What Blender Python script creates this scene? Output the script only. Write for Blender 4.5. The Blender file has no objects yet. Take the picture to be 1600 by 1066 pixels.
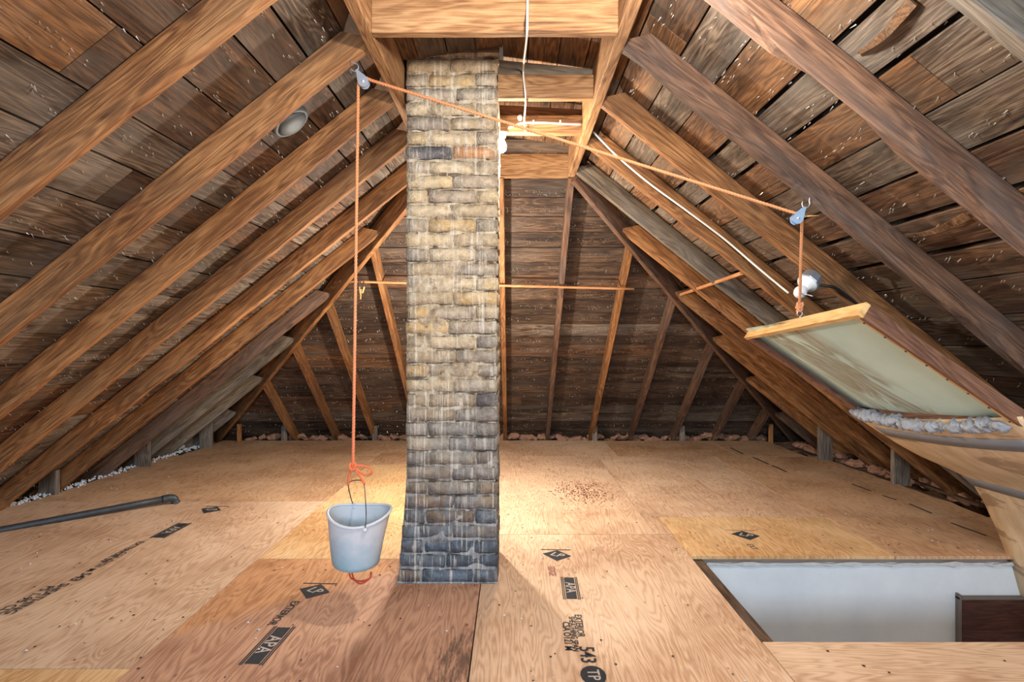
import bpy, bmesh, math, random
from mathutils import Vector, Matrix, noise
R = random.Random(7)
C = bpy.context.scene.collection
SC = bpy.context.scene

# ------------------------------------------------------------------ camera, world, lights, exposure
F = 940.0                      # focal length in pixels of a 1600 px wide frame
cam = bpy.data.cameras.new('camera'); camo = bpy.data.objects.new('camera', cam); C.objects.link(camo)
cam.sensor_width = 36.0; cam.lens = F / 1600 * 36.0; cam.clip_start = 0.05
camo.location = (0, 0, 0); camo.rotation_euler = (math.pi / 2, 0, 0)
SC.camera = camo
w = bpy.data.worlds.new('world'); SC.world = w; w.use_nodes = True
w.node_tree.nodes['Background'].inputs[0].default_value = (0.86, 0.91, 1.0, 1)
w.node_tree.nodes['Background'].inputs[1].default_value = 0.52
vs = SC.view_settings
vs.view_transform = 'Standard'; vs.look = 'None'; vs.gamma = 1.0; vs.use_curve_mapping = False
vs.exposure = 0.72

def light(name, kind, loc, energy, col, target=None, **k):
    l = bpy.data.lights.new(name, kind); l.energy = energy; l.color = col
    for a, b in k.items(): setattr(l, a, b)
    o = bpy.data.objects.new(name, l); C.objects.link(o); o.location = loc
    if target is not None:
        o.rotation_euler = (Vector(target) - Vector(loc)).to_track_quat('-Z', 'Y').to_euler()
    return o
light('work_light', 'POINT', (0.26, 1.42, 0.90), 58, (1.0, 0.93, 0.84), shadow_soft_size=0.05)
light('window_light', 'AREA', (0.0, -2.6, 0.35), 110, (0.66, 0.82, 1.0), (0.2, 3.5, -0.7), shape='RECTANGLE', size=1.3, size_y=0.9)
light('bulb_and_fill_light', 'POINT', (-0.040, 3.29, 0.96), 27, (1.0, 0.85, 0.66), shadow_soft_size=0.03)
light('bulb_and_fill_light', 'POINT', (-0.42, 4.30, 0.05), 84, (1.0, 0.90, 0.78), shadow_soft_size=0.04)      # unseen fill light added behind the chimney to brighten the far floor

# ------------------------------------------------------------------ helpers
WM = {}                                         # world matrix of every object made here
def put(o, mw=None, parent=None):
    mw = mw if mw is not None else Matrix.Identity(4)
    C.objects.link(o); WM[o.name] = mw
    if parent is not None:
        o.parent = parent; o.matrix_basis = WM[parent.name].inverted() @ mw
    else:
        o.matrix_basis = mw
    return o
def tag(o, label=None, cat=None, group=None, kind=None):
    if label: o['label'] = label
    if cat: o['category'] = cat
    if group: o['group'] = group
    if kind: o['kind'] = kind
    return o
def empty(name, loc=(0, 0, 0)):
    o = bpy.data.objects.new(name, None); o.empty_display_size = 0.1
    return put(o, Matrix.Translation(Vector(loc)))
def mesh_obj(name, verts, faces, mat, parent=None, mw=None, smooth=False):
    me = bpy.data.meshes.new(name); me.from_pydata([tuple(v) for v in verts], [], faces)
    if smooth: me.shade_smooth()
    me.materials.append(mat); me.update()
    return put(bpy.data.objects.new(name, me), mw, parent)
def bm_obj(name, bm, mat, parent=None, mw=None, smooth=False):
    me = bpy.data.meshes.new(name); bmesh.ops.recalc_face_normals(bm, faces=bm.faces); bm.to_mesh(me); bm.free()
    if smooth: me.shade_smooth()
    me.materials.append(mat)
    return put(bpy.data.objects.new(name, me), mw, parent)
def frame(org, xd, up):
    x = Vector(xd).normalized(); z = Vector(up); z = (z - x * z.dot(x)).normalized(); y = z.cross(x)
    m = Matrix((x, y, z)).transposed().to_4x4(); m.translation = Vector(org); return m

def timber(name, p0, p1, wid, hgt, up, mat, parent=None, cut0=0, cut1=0, wane=0.0, ch=0.004, off=(0, 0), segs=None, bow=0.0):
    """a sawn length from p0 to p1; local X runs along it; off shifts the section (y,z); wane eats the lower edges; cuts shear the ends"""
    p0 = Vector(p0); p1 = Vector(p1); L = (p1 - p0).length
    mw = frame((p0 + p1) / 2, p1 - p0, up)
    n = segs or max(2, int(L / 0.16)); a, b = wid / 2, hgt / 2; c = min(ch, a * .4, b * .4)
    sec = [(-a + c, -b), (a - c, -b), (a, -b + c), (a, b - c), (a - c, b), (-a + c, b), (-a, b - c), (-a, -b + c)]
    s = R.random() * 90; V = []; Fc = []
    for i in range(n + 1):
        t = i / n; x = -L / 2 + L * t
        by = bow * math.sin(math.pi * t)
        for k, (y, z) in enumerate(sec):
            dz = 0; dy = noise.noise(Vector((x * 1.7 + s, k * .3, 0))) * 0.0022
            if z < 0:
                e = noise.noise(Vector((x * 2.3 + s, (1 if y > 0 else 5), 3))); dz = (max(0, e) * 2.0 * wane) + abs(e) * 0.0015
                if wane and y * (1 if s > 45 else -1) < 0: dy += -math.copysign(max(0, e) * wane * 0.9, y)
            cx = cut0 * z * (1 - t) + cut1 * z * t
            V.append((x + cx + 0, y + dy + by + off[0], z + dz + off[1]))
    for i in range(n):
        for k in range(8):
            q = i * 8; k2 = (k + 1) % 8
            Fc.append((q + k, q + 8 + k, q + 8 + k2, q + k2))
    Fc.append(tuple(range(8))[::1]); Fc.append(tuple(n * 8 + k for k in range(8))[::-1])
    o = mesh_obj(name, V, Fc, mat, parent, mw)
    return o
def box(name, lo, hi, mat, parent=None, bev=0.002, mw=None):
    c = [(a + b) / 2 for a, b in zip(lo, hi)]; d = [b - a for a, b in zip(lo, hi)]
    bm = bmesh.new(); bmesh.ops.create_cube(bm, size=1)
    bmesh.ops.scale(bm, vec=d, verts=bm.verts)
    if bev: bmesh.ops.bevel(bm, geom=bm.edges[:], offset=bev, segments=1, affect='EDGES')
    m = Matrix.Translation(Vector(c)); m = mw @ m if mw is not None else m
    return bm_obj(name, bm, mat, parent, m)
def tube_geo(path, rad, sides=8, cap=True):
    P = [Vector(p) for p in path]; V = []; Fc = []
    t = (P[1] - P[0]).normalized(); u = t.orthogonal().normalized()
    for i, p in enumerate(P):
        t = (P[min(i + 1, len(P) - 1)] - P[max(i - 1, 0)]).normalized()
        u = (u - t * u.dot(t)).normalized(); v = t.cross(u)
        r = rad[i] if isinstance(rad, (list, tuple)) else rad
        for k in range(sides):
            a = 2 * math.pi * k / sides; V.append(p + (u * math.cos(a) + v * math.sin(a)) * r)
    for i in range(len(P) - 1):
        for k in range(sides):
            a = i * sides + k; b = i * sides + (k + 1) % sides
            Fc.append((a, b, b + sides, a + sides))
    if cap:
        Fc.append(tuple(range(sides))[::-1]); Fc.append(tuple((len(P) - 1) * sides + k for k in range(sides)))
    return V, Fc
def tube(name, path, rad, mat, parent=None, sides=8, mw=None):
    V, Fc = tube_geo(path, rad, sides); return mesh_obj(name, V, Fc, mat, parent, mw, True)
def resample(path, step):
    P = [Vector(p) for p in path]; out = [P[0]]
    for a, b in zip(P, P[1:]):
        n = max(1, int(round((b - a).length / step)))
        out += [a.lerp(b, (i + 1) / n) for i in range(n)]
    return out
def spline(pts, n=8):
    P = [Vector(p) for p in pts]; P = [P[0] * 2 - P[1]] + P + [P[-1] * 2 - P[-2]]; out = []
    for i in range(1, len(P) - 2):
        a, b, c, d = P[i - 1:i + 3]
        for k in range(n):
            t = k / n
            out.append(0.5 * ((2 * b) + (c - a) * t + (2 * a - 5 * b + 4 * c - d) * t * t + (3 * b - a - 3 * c + d) * t ** 3))
    return out + [P[-2]]
def rope_geo(path, rad, pitch=0.03, sides=5):
    """three laid strands twisted round the path"""
    P = resample(path, pitch / 7); V = []; Fc = []
    fr = []; t = (P[1] - P[0]).normalized(); u = t.orthogonal().normalized(); s = 0
    for i, p in enumerate(P):
        t = (P[min(i + 1, len(P) - 1)] - P[max(i - 1, 0)]).normalized()
        u = (u - t * u.dot(t)).normalized(); fr.append((p, u, t.cross(u), s)); 
        if i + 1 < len(P): s += (P[i + 1] - p).length
    for k in range(3):
        line = []
        for p, u, v, s in fr:
            a = 2 * math.pi * (s / pitch + k / 3); line.append(p + (u * math.cos(a) + v * math.sin(a)) * rad * 0.5)
        v2, f2 = tube_geo(line, rad * 0.56, sides); b = len(V); V += v2; Fc += [tuple(q + b for q in f) for f in f2]
    return V, Fc

# ------------------------------------------------------------------ materials
def srgb(r, g, b):
    f = lambda c: (c / 255 / 12.92) if c / 255 <= 0.04045 else ((c / 255 + 0.055) / 1.055) ** 2.4
    return (f(r), f(g), f(b), 1)
class NT:
    def __init__(s, name, rough=0.8, metal=0.0):
        s.m = bpy.data.materials.new(name); s.m.use_nodes = True; s.t = s.m.node_tree; s.N = s.t.nodes; s.L = s.t.links
        s.b = s.N['Principled BSDF']; s.b.inputs['Roughness'].default_value = rough; s.b.inputs['Metallic'].default_value = metal
        s.b.inputs['Specular IOR Level'].default_value = 0.3
    def n(s, t, **k):
        x = s.N.new(t)
        for a, b in k.items(): setattr(x, a, b)
        return x
    def put(s, v, sock):
        if hasattr(v, 'is_linked') or isinstance(v, bpy.types.NodeSocket): s.L.new(v, sock)
        else: sock.default_value = v
    def math(s, op, a, b=0.0, c=None, clamp=False):
        x = s.n('ShaderNodeMath', operation=op, use_clamp=clamp); s.put(a, x.inputs[0]); s.put(b, x.inputs[1])
        if c is not None: s.put(c, x.inputs[2])
        return x.outputs[0]
    def vmath(s, op, a, b):
        x = s.n('ShaderNodeVectorMath', operation=op); s.put(a, x.inputs[0]); s.put(b, x.inputs[1]); return x.outputs[0]
    def noise(s, vec, scale, detail=4, rough=0.6, dist=0.0):
        x = s.n('ShaderNodeTexNoise'); s.put(vec, x.inputs['Vector']); x.inputs['Scale'].default_value = scale
        x.inputs['Detail'].default_value = detail; x.inputs['Roughness'].default_value = rough; x.inputs['Distortion'].default_value = dist
        return x.outputs['Fac']
    def ramp(s, v, stops, interp='LINEAR'):
        x = s.n('ShaderNodeValToRGB'); cr = x.color_ramp; cr.interpolation = interp
        while len(cr.elements) < len(stops): cr.elements.new(0.5)
        for e, (p, c) in zip(cr.elements, stops): e.position = p; e.color = c if len(c) == 4 else (*c, 1)
        s.put(v, x.inputs[0]); return x.outputs[0]
    def mix(s, f, a, b, mode='MIX'):
        x = s.n('ShaderNodeMix', data_type='RGBA', blend_type=mode); s.put(f, x.inputs[0]); s.put(a, x.inputs[6]); s.put(b, x.inputs[7]); return x.outputs[2]
    def bump(s, h, strength=0.4, dist=0.004):
        x = s.n('ShaderNodeBump'); x.inputs['Strength'].default_value = strength; x.inputs['Distance'].default_value = dist
        s.put(h, x.inputs['Height']); s.L.new(x.outputs[0], s.b.inputs['Normal'])
    def col(s, c): s.put(c, s.b.inputs['Base Color']); return s.m
    def coords(s, sx, sy, sz, rand=True):
        tc = s.n('ShaderNodeTexCoord'); v = tc.outputs['Object']
        if rand:
            oi = s.n('ShaderNodeObjectInfo'); cx = s.n('ShaderNodeCombineXYZ')
            for i, k in enumerate((37.0, 91.0, 53.0)): s.L.new(s.math('MULTIPLY', oi.outputs['Random'], k), cx.inputs[i])
            v = s.vmath('ADD', v, cx.outputs[0])
        return s.vmath('MULTIPLY', v, (sx, sy, sz)), v
    def rand(s): return s.n('ShaderNodeObjectInfo').outputs['Random']

def BW(v): return (v, v, v, 1)
def wood(name, light_c, mid_c, dark_c, rough=0.78, knots=0.5, grey=None, greyamt=0.5, vary=0.35, stain=0.5, scars=0.0):
    s = NT(name, rough)
    g, v = s.coords(1.6, 26, 26)
    fine = s.math('ADD', s.math('MULTIPLY', s.noise(g, 3.0, 6, 0.7), 0.42), s.math('MULTIPLY', s.noise(s.vmath('MULTIPLY', v, (4, 170, 170)), 1.6, 3, 0.7), 0.60))
    rings = s.noise(s.vmath('MULTIPLY', v, (1.1, 9, 9)), 1.3, 2, 0.5, 0.6)
    band = s.math('MULTIPLY', s.math('ADD', s.math('SINE', s.math('MULTIPLY', rings, 64.0)), 1.0), 0.5)
    blot = s.noise(s.vmath('MULTIPLY', v, (0.8, 4.5, 4.5)), 1.6, 6, 0.65, 0.3)
    k = s.math('ADD', s.math('MULTIPLY', fine, 0.62), s.math('ADD', s.math('MULTIPLY', band, 0.09), s.math('MULTIPLY', blot, 0.42)))
    c = s.ramp(k, [(0.42, dark_c), (0.56, mid_c), (0.72, light_c)])
    if grey is not None:
        gm = s.ramp(s.noise(s.vmath('MULTIPLY', v, (0.9, 2.6, 2.6)), 1.7, 6, 0.65, 0.5), [(0.44, BW(0)), (0.66, BW(1))])
        c = s.mix(s.math('MULTIPLY', gm, greyamt), c, grey)
    st = s.ramp(s.noise(s.vmath('MULTIPLY', v, (0.7, 6.5, 6.5)), 2.1, 6, 0.68, 0.7), [(0.54, BW(0)), (0.66, BW(1))])
    c = s.mix(s.math('MULTIPLY', st, stain), c, s.mix(1.0, c, (0.30, 0.24, 0.20, 1), 'MULTIPLY'))
    scar = s.ramp(s.noise(s.vmath('MULTIPLY', v, (4.5, 40, 40)), 1.6, 3, 0.6, 0.8), [(0.66, BW(0)), (0.70, BW(1))])
    c = s.mix(s.math('MULTIPLY', scar, scars), c, (light_c[0], light_c[1] * 1.05, light_c[2] * 1.15, 1))
    vo = s.n('ShaderNodeTexVoronoi'); s.L.new(s.vmath('MULTIPLY', v, (2.2, 5.5, 5.5)), vo.inputs['Vector']); vo.inputs['Scale'].default_value = 1.0
    kn = s.ramp(vo.outputs['Distance'], [(0.05, BW(1)), (0.12, BW(0))])
    c = s.mix(s.math('MULTIPLY', kn, knots), c, (dark_c[0] * .35, dark_c[1] * .3, dark_c[2] * .3, 1))
    val = s.math('ADD', s.math('MULTIPLY', s.rand(), vary), 1 - vary / 2)
    hs = s.n('ShaderNodeHueSaturation'); s.L.new(c, hs.inputs['Color']); s.L.new(val, hs.inputs['Value'])
    s.bump(s.math('ADD', fine, s.math('MULTIPLY', band, 0.3)), 0.5, 0.003)
    return s.col(hs.outputs[0])

M = {}
M['rafter'] = wood('rafter_pine', srgb(190, 138, 88), srgb(134, 88, 50), srgb(64, 38, 22), grey=srgb(126, 98, 70), greyamt=0.45, stain=0.6, vary=0.25)
M['rafter_brown'] = wood('rafter_brown', srgb(140, 104, 78), srgb(94, 68, 52), srgb(50, 38, 32), grey=srgb(100, 90, 84), greyamt=0.55, stain=0.45, vary=0.2)
M['rafter_grey'] = wood('rafter_grey', srgb(150, 136, 116), srgb(108, 95, 80), srgb(58, 50, 43), grey=srgb(116, 112, 106), greyamt=0.6, vary=0.2)
M['timber_pale'] = wood('timber_pale', srgb(184, 146, 104), srgb(146, 106, 70), srgb(78, 52, 34), vary=0.15, stain=0.3)
M['board_grey'] = wood('board_grey', srgb(146, 128, 108), srgb(84, 68, 55), srgb(30, 25, 21), grey=srgb(122, 116, 108), greyamt=0.6, vary=0.55, stain=0.75, scars=0.5)
M['board_brown'] = wood('board_brown', srgb(132, 96, 66), srgb(78, 55, 39), srgb(28, 21, 17), grey=srgb(104, 94, 84), greyamt=0.6, vary=0.55, stain=0.75, scars=0.5)
M['board_orange'] = wood('board_orange', srgb(150, 108, 70), srgb(98, 68, 44), srgb(40, 28, 20), grey=srgb(104, 90, 76), greyamt=0.65, vary=0.4, stain=0.85, scars=0.4)
M['board_dark'] = wood('board_dark', srgb(116, 92, 70), srgb(66, 49, 38), srgb(24, 19, 16), grey=srgb(84, 76, 68), greyamt=0.6, vary=0.5, stain=0.75, scars=0.6)
M['post'] = wood('post_grey', srgb(150, 138, 124), srgb(112, 102, 94), srgb(66, 58, 54), vary=0.2)
M['frame_pine'] = wood('frame_pine', srgb(226, 192, 138), srgb(204, 164, 106), srgb(166, 120, 72), knots=0.2, stain=0.15, vary=0.1)
M['frame_brown'] = wood('frame_brown', srgb(148, 108, 84), srgb(112, 78, 60), srgb(72, 48, 38), knots=0.2, stain=0.2, vary=0.1)
M['door_brown'] = wood('door_brown', srgb(112, 72, 58), srgb(84, 52, 42), srgb(58, 35, 30), knots=0.0, stain=0.1, vary=0.05)
M['dowel'] = wood('dowel_wood', srgb(214, 160, 112), srgb(190, 132, 86), srgb(150, 96, 60), knots=0.0, stain=0.1, vary=0.1)

def plywood(name, a, b, d, patch=False):
    s = NT(name, 0.72)
    tc, v = s.coords(1, 1, 1)
    warp = s.noise(s.vmath('MULTIPLY', v, (0.5, 3.4, 1)), 1.6, 3, 0.55, 0.35)
    lines = s.math('ADD', s.math('MULTIPLY', s.math('SINE', s.math('MULTIPLY', warp, 150.0)), 0.5), 0.5)
    fine = s.noise(s.vmath('MULTIPLY', v, (3, 60, 1)), 3.0, 4, 0.6)
    blot = s.noise(v, 1.6, 5, 0.6, 0.3)
    k = s.math('ADD', s.math('MULTIPLY', lines, 0.10), s.math('ADD', s.math('MULTIPLY', fine, 0.30), s.math('MULTIPLY', blot, 0.55)))
    c = s.ramp(k, [(0.34, d), (0.52, b), (0.72, a)])
    sl = s.ramp(lines, [(0.0, BW(1)), (0.16, BW(0))])
    c = s.mix(s.math('MULTIPLY', s.math('MULTIPLY', sl, s.ramp(blot, [(0.35, BW(0.2)), (0.65, BW(1))])), 0.30), c, d)
    vo = s.n('ShaderNodeTexVoronoi'); s.L.new(s.vmath('MULTIPLY', v, (4, 8, 1)), vo.inputs['Vector']); vo.inputs['Scale'].default_value = 1.0
    kn = s.ramp(vo.outputs['Distance'], [(0.035, BW(1)), (0.075, BW(0))])
    c = s.mix(s.math('MULTIPLY', kn, 0.75), c, srgb(96, 58, 36))
    gr = s.ramp(s.noise(v, 0.9, 6, 0.7, 0.2), [(0.50, BW(0)), (0.72, BW(1))])
    c = s.mix(s.math('MULTIPLY', gr, 0.25), c, srgb(150, 128, 112))
    if patch:                                  # golden corner and a worn black smudge
        tv = s.n('ShaderNodeTexCoord').outputs['Object']; q = s.n('ShaderNodeSeparateXYZ'); s.L.new(tv, q.inputs[0])
        n_ = s.noise(tv, 2.5, 4)
        m_ = s.math('ADD', s.math('ADD', s.math('MULTIPLY', q.outputs[0], 0.8), s.math('MULTIPLY', q.outputs[1], 0.75)), s.math('MULTIPLY', n_, 0.5))
        c = s.mix(s.math('MULTIPLY', s.ramp(m_, [(0.92, BW(0)), (1.05, BW(1))]), 0.8), c, s.mix(1.0, c, (1.06, 0.94, 0.66, 1), 'MULTIPLY'))
        dx = s.math('MULTIPLY', s.math('SUBTRACT', q.outputs[0], 0.2), 2.2); dy = s.math('MULTIPLY', s.math('ADD', q.outputs[1], 0.58), 4.5)
        rr_ = s.math('ADD', s.math('MULTIPLY', dx, dx), s.math('MULTIPLY', dy, dy))
        sm = s.math('SUBTRACT', s.noise(s.vmath('MULTIPLY', tv, (4, 22, 1)), 2.0, 6, 0.7), s.math('MULTIPLY', rr_, 0.35))
        c = s.mix(s.math('MULTIPLY', s.ramp(sm, [(0.40, BW(0)), (0.52, BW(1))]), 0.7), c, srgb(72, 62, 58))
    s.bump(k, 0.25, 0.002)
    return s.col(c)
M['ply_pink'] = plywood('ply_pink', srgb(240, 212, 184), srgb(226, 192, 160), srgb(184, 142, 110))
M['ply_yellow'] = plywood('ply_yellow', srgb(244, 216, 174), srgb(228, 188, 138), srgb(188, 138, 88))
M['ply_amber'] = plywood('ply_amber', srgb(232, 186, 126), srgb(212, 156, 94), srgb(160, 108, 62))
M['ply_brown'] = plywood('ply_brown', srgb(224, 182, 152), srgb(202, 156, 126), srgb(150, 106, 82), True)
M['ply_tan'] = plywood('ply_tan', srgb(236, 202, 168), srgb(218, 178, 140), srgb(176, 132, 96))

def brickmat():
    s = NT('brick_buff', 0.9)
    v = s.n('ShaderNodeNewGeometry').outputs['Position']; r = s.rand()
    base = s.ramp(r, [(0.0, srgb(214, 192, 158)), (0.2, srgb(190, 168, 136)), (0.4, srgb(182, 164, 142)), (0.58, srgb(218, 192, 150)),
                      (0.74, srgb(160, 146, 130)), (0.84, srgb(206, 174, 126)), (0.955, srgb(116, 112, 112)), (0.992, srgb(196, 140, 92))], 'CONSTANT')
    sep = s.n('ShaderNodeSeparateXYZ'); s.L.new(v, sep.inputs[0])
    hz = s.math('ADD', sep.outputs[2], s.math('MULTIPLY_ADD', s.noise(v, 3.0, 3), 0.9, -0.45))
    low = s.ramp(s.math('MULTIPLY_ADD', hz, 0.4, 0.5), [(0.14, BW(1)), (0.52, BW(0))])  # cool daylight at the chimney's foot, put into the brick colour
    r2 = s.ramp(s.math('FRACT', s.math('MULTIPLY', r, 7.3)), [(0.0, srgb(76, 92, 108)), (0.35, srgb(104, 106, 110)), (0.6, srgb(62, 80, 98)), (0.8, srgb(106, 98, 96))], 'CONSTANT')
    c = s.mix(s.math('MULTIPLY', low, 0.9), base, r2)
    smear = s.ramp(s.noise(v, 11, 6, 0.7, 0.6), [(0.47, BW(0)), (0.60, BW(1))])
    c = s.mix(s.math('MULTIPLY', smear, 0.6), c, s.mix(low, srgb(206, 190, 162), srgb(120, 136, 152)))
    n1 = s.noise(v, 28, 6, 0.7)
    c = s.mix(1.0, c, s.ramp(n1, [(0.3, BW(0.55)), (0.6, BW(1.08))]), 'MULTIPLY')
    soot = s.ramp(s.noise(v, 9, 5, 0.65, 0.5), [(0.55, BW(0)), (0.72, BW(1))])
    c = s.mix(s.math('MULTIPLY', soot, 0.5), c, srgb(88, 76, 66))
    drip = s.ramp(s.noise(s.vmath('MULTIPLY', v, (66, 66, 2.4)), 1.0, 4, 0.65, 0.4), [(0.53, BW(0)), (0.62, BW(1))])
    pat = s.ramp(s.noise(v, 3.4, 3, 0.5), [(0.36, BW(0)), (0.52, BW(1))])
    c = s.mix(s.math('MULTIPLY', s.math('MULTIPLY', drip, pat), 0.55), c, srgb(232, 226, 212))
    tco = s.n('ShaderNodeTexCoord').outputs['Object']; so = s.n('ShaderNodeSeparateXYZ'); s.L.new(tco, so.inputs[0])
    ed = s.math('ADD', s.math('ABSOLUTE', so.outputs[2]), s.math('MULTIPLY_ADD', s.noise(v, 16, 5, 0.7), 0.030, -0.015))
    c = s.mix(s.math('MULTIPLY', s.ramp(s.math('MULTIPLY', ed, 20.0), [(0.53, BW(0)), (0.64, BW(1))]), 0.85), c, srgb(60, 50, 42))
    hs = s.n('ShaderNodeHueSaturation'); hs.inputs['Value'].default_value = 0.95; s.L.new(c, hs.inputs['Color']); c = hs.outputs[0]
    s.bump(s.math('ADD', n1, s.noise(v, 110, 3)), 0.8, 0.006)
    return s.col(c)
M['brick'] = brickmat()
def mortarmat():
    s = NT('mortar', 0.95); v = s.n('ShaderNodeNewGeometry').outputs['Position']
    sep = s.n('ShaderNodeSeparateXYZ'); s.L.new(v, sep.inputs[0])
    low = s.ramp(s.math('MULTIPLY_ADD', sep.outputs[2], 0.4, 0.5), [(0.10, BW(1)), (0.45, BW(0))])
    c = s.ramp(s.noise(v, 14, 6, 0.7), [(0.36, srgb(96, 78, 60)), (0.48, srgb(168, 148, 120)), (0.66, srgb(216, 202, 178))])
    c = s.mix(s.math('MULTIPLY', low, 0.7), c, s.ramp(s.noise(v, 14, 6, 0.7), [(0.35, srgb(84, 100, 116)), (0.65, srgb(152, 170, 186))]))  # same cool daylight painted into the lower mortar
    drip = s.ramp(s.noise(s.vmath('MULTIPLY', v, (66, 66, 2.4)), 1.0, 4, 0.65, 0.4), [(0.53, BW(0)), (0.62, BW(1))])
    pat = s.ramp(s.noise(v, 3.4, 3, 0.5), [(0.36, BW(0)), (0.52, BW(1))])
    c = s.mix(s.math('MULTIPLY', s.math('MULTIPLY', drip, pat), 0.55), c, srgb(232, 226, 212))
    s.bump(s.noise(v, 70, 6, 0.75), 0.9, 0.008); return s.col(c)
M['mortar'] = mortarmat()
def plain(name, col, rough=0.6, metal=0.0, var=0.12, scale=12, bump=0.15, **k):
    s = NT(name, rough, metal); v = s.n('ShaderNodeTexCoord').outputs['Object']; n = s.noise(v, scale, 5, 0.6)
    c = s.mix(n, tuple(x * (1 - var) for x in col[:3]) + (1,), tuple(min(1, x * (1 + var)) for x in col[:3]) + (1,))
    if bump: s.bump(n, bump, 0.003)
    for a, b in k.items(): s.b.inputs[a.replace('_', ' ')].default_value = b
    return s.col(c)
M['galv'] = plain('galvanised', srgb(182, 190, 200), 0.38, 0.7, 0.2, 30)
M['zinc'] = plain('zinc_pulley', srgb(150, 176, 206), 0.35, 0.35, 0.15, 40)
M['wire'] = plain('steel_wire', srgb(110, 112, 116), 0.4, 0.8, 0.1)
M['nail'] = plain('nail_steel', srgb(214, 208, 198), 0.35, 0.3, 0.1, 5, 0)
M['nail_head'] = plain('nail_head', srgb(70, 62, 58), 0.5, 0.5, 0.1, 5, 0)
M['pipe'] = plain('iron_pipe', srgb(72, 78, 84), 0.5, 0.5, 0.35, 25, 0.4)
M['white_cable'] = plain('white_cable', srgb(228, 226, 220), 0.5, 0, 0.04)
M['black_cable'] = plain('black_cable', srgb(36, 34, 34), 0.6, 0, 0.1)
M['porcelain'] = plain('porcelain', srgb(236, 236, 232), 0.25, 0, 0.03)
M['white_glass'] = plain('bulb_glass', srgb(232, 230, 232), 0.2, 0, 0.03)
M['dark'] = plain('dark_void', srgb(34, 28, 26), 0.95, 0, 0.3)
M['roofing'] = plain('roofing_felt', srgb(30, 27, 26), 0.95, 0, 0.3)
M['ink'] = plain('stamp_ink', srgb(52, 54, 58), 0.8, 0, 0.4, 60, 0)
M['ink_red'] = plain('stamp_ink_red', srgb(166, 108, 96), 0.8, 0, 0.3, 60, 0)
M['ply_ink_gap'] = plain('stamp_gap', srgb(190, 176, 164), 0.8, 0, 0.1, 60, 0)
M['white_insul'] = plain('white_insulation', srgb(206, 212, 220), 0.95, 0, 0.35, 40, 0.8)
M['pink_insul'] = plain('pink_insulation', srgb(160, 120, 98), 0.95, 0, 0.4, 25, 0.8)
M['silver_insul'] = plain('silver_insulation', srgb(150, 156, 166), 0.8, 0.1, 0.5, 35, 0.8)
M['tape'] = plain('silver_tape', srgb(138, 146, 158), 0.35, 0.35, 0.2, 6, 0.3)
M['vent_cap'] = plain('dull_zinc', srgb(92, 98, 102), 0.6, 0.3, 0.3, 14)
M['casing'] = plain('grey_casing', srgb(112, 102, 96), 0.7, 0, 0.2)
M['plaster_edge'] = plain('plaster_edge', srgb(200, 200, 196), 0.9, 0, 0.3, 30, 0.6)
M['crumb_red'] = plain('rusty_flakes', srgb(116, 66, 46), 0.9, 0, 0.3)
def plaster():
    s = NT('painted_plaster', 0.75); v = s.n('ShaderNodeTexCoord').outputs['Object']
    c = s.ramp(s.noise(v, 3.0, 6, 0.6), [(0.3, srgb(214, 220, 226)), (0.7, srgb(232, 236, 238))])
    sc = s.ramp(s.noise(s.vmath('MULTIPLY', v, (5, 1, 9)), 2.5, 6, 0.75, 1.5), [(0.64, BW(0)), (0.74, BW(1))])
    c = s.mix(s.math('MULTIPLY', sc, 0.28), c, srgb(140, 136, 134)); s.bump(s.noise(v, 20, 4), 0.2, 0.004); return s.col(c)
M['plaster'] = plaster()
def ropemat():
    s = NT('orange_rope', 0.7); v = s.n('ShaderNodeNewGeometry').outputs['Position']
    sep = s.n('ShaderNodeSeparateXYZ'); s.L.new(v, sep.inputs[0])
    n = s.noise(v, 60, 3)
    t = s.math('ADD', s.math('MULTIPLY', sep.outputs[2], 0.4), s.math('MULTIPLY_ADD', n, 0.2, 0.34), clamp=True)
    return s.col(s.ramp(t, [(0.14, srgb(236, 110, 62)), (0.34, srgb(220, 138, 98)), (0.55, srgb(208, 150, 106)), (0.78, srgb(200, 134, 90)), (0.95, srgb(184, 110, 72))]))
M['rope'] = ropemat()
M['cord_red'] = plain('red_cord', srgb(186, 74, 52), 0.7, 0, 0.2, 60)
def bucketmat():
    s = NT('pail_plastic', 0.45); v = s.n('ShaderNodeTexCoord').outputs['Object']
    sep = s.n('ShaderNodeSeparateXYZ'); s.L.new(v, sep.inputs[0])
    n = s.noise(v, 9, 4, 0.6)
    t = s.math('ADD', s.math('MULTIPLY', sep.outputs[2], 4.0), s.math('MULTIPLY', n, 0.9))
    c = s.ramp(t, [(0.5, srgb(142, 176, 190)), (0.85, srgb(180, 194, 206)), (1.15, srgb(200, 206, 212))])  # cool window light put into the plastic's colour, bluer towards the bottom
    s.b.inputs['Subsurface Weight'].default_value = 0.15; s.b.inputs['Subsurface Radius'].default_value = (0.02, 0.02, 0.02)
    return s.col(c)
M['pail'] = bucketmat()
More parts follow.
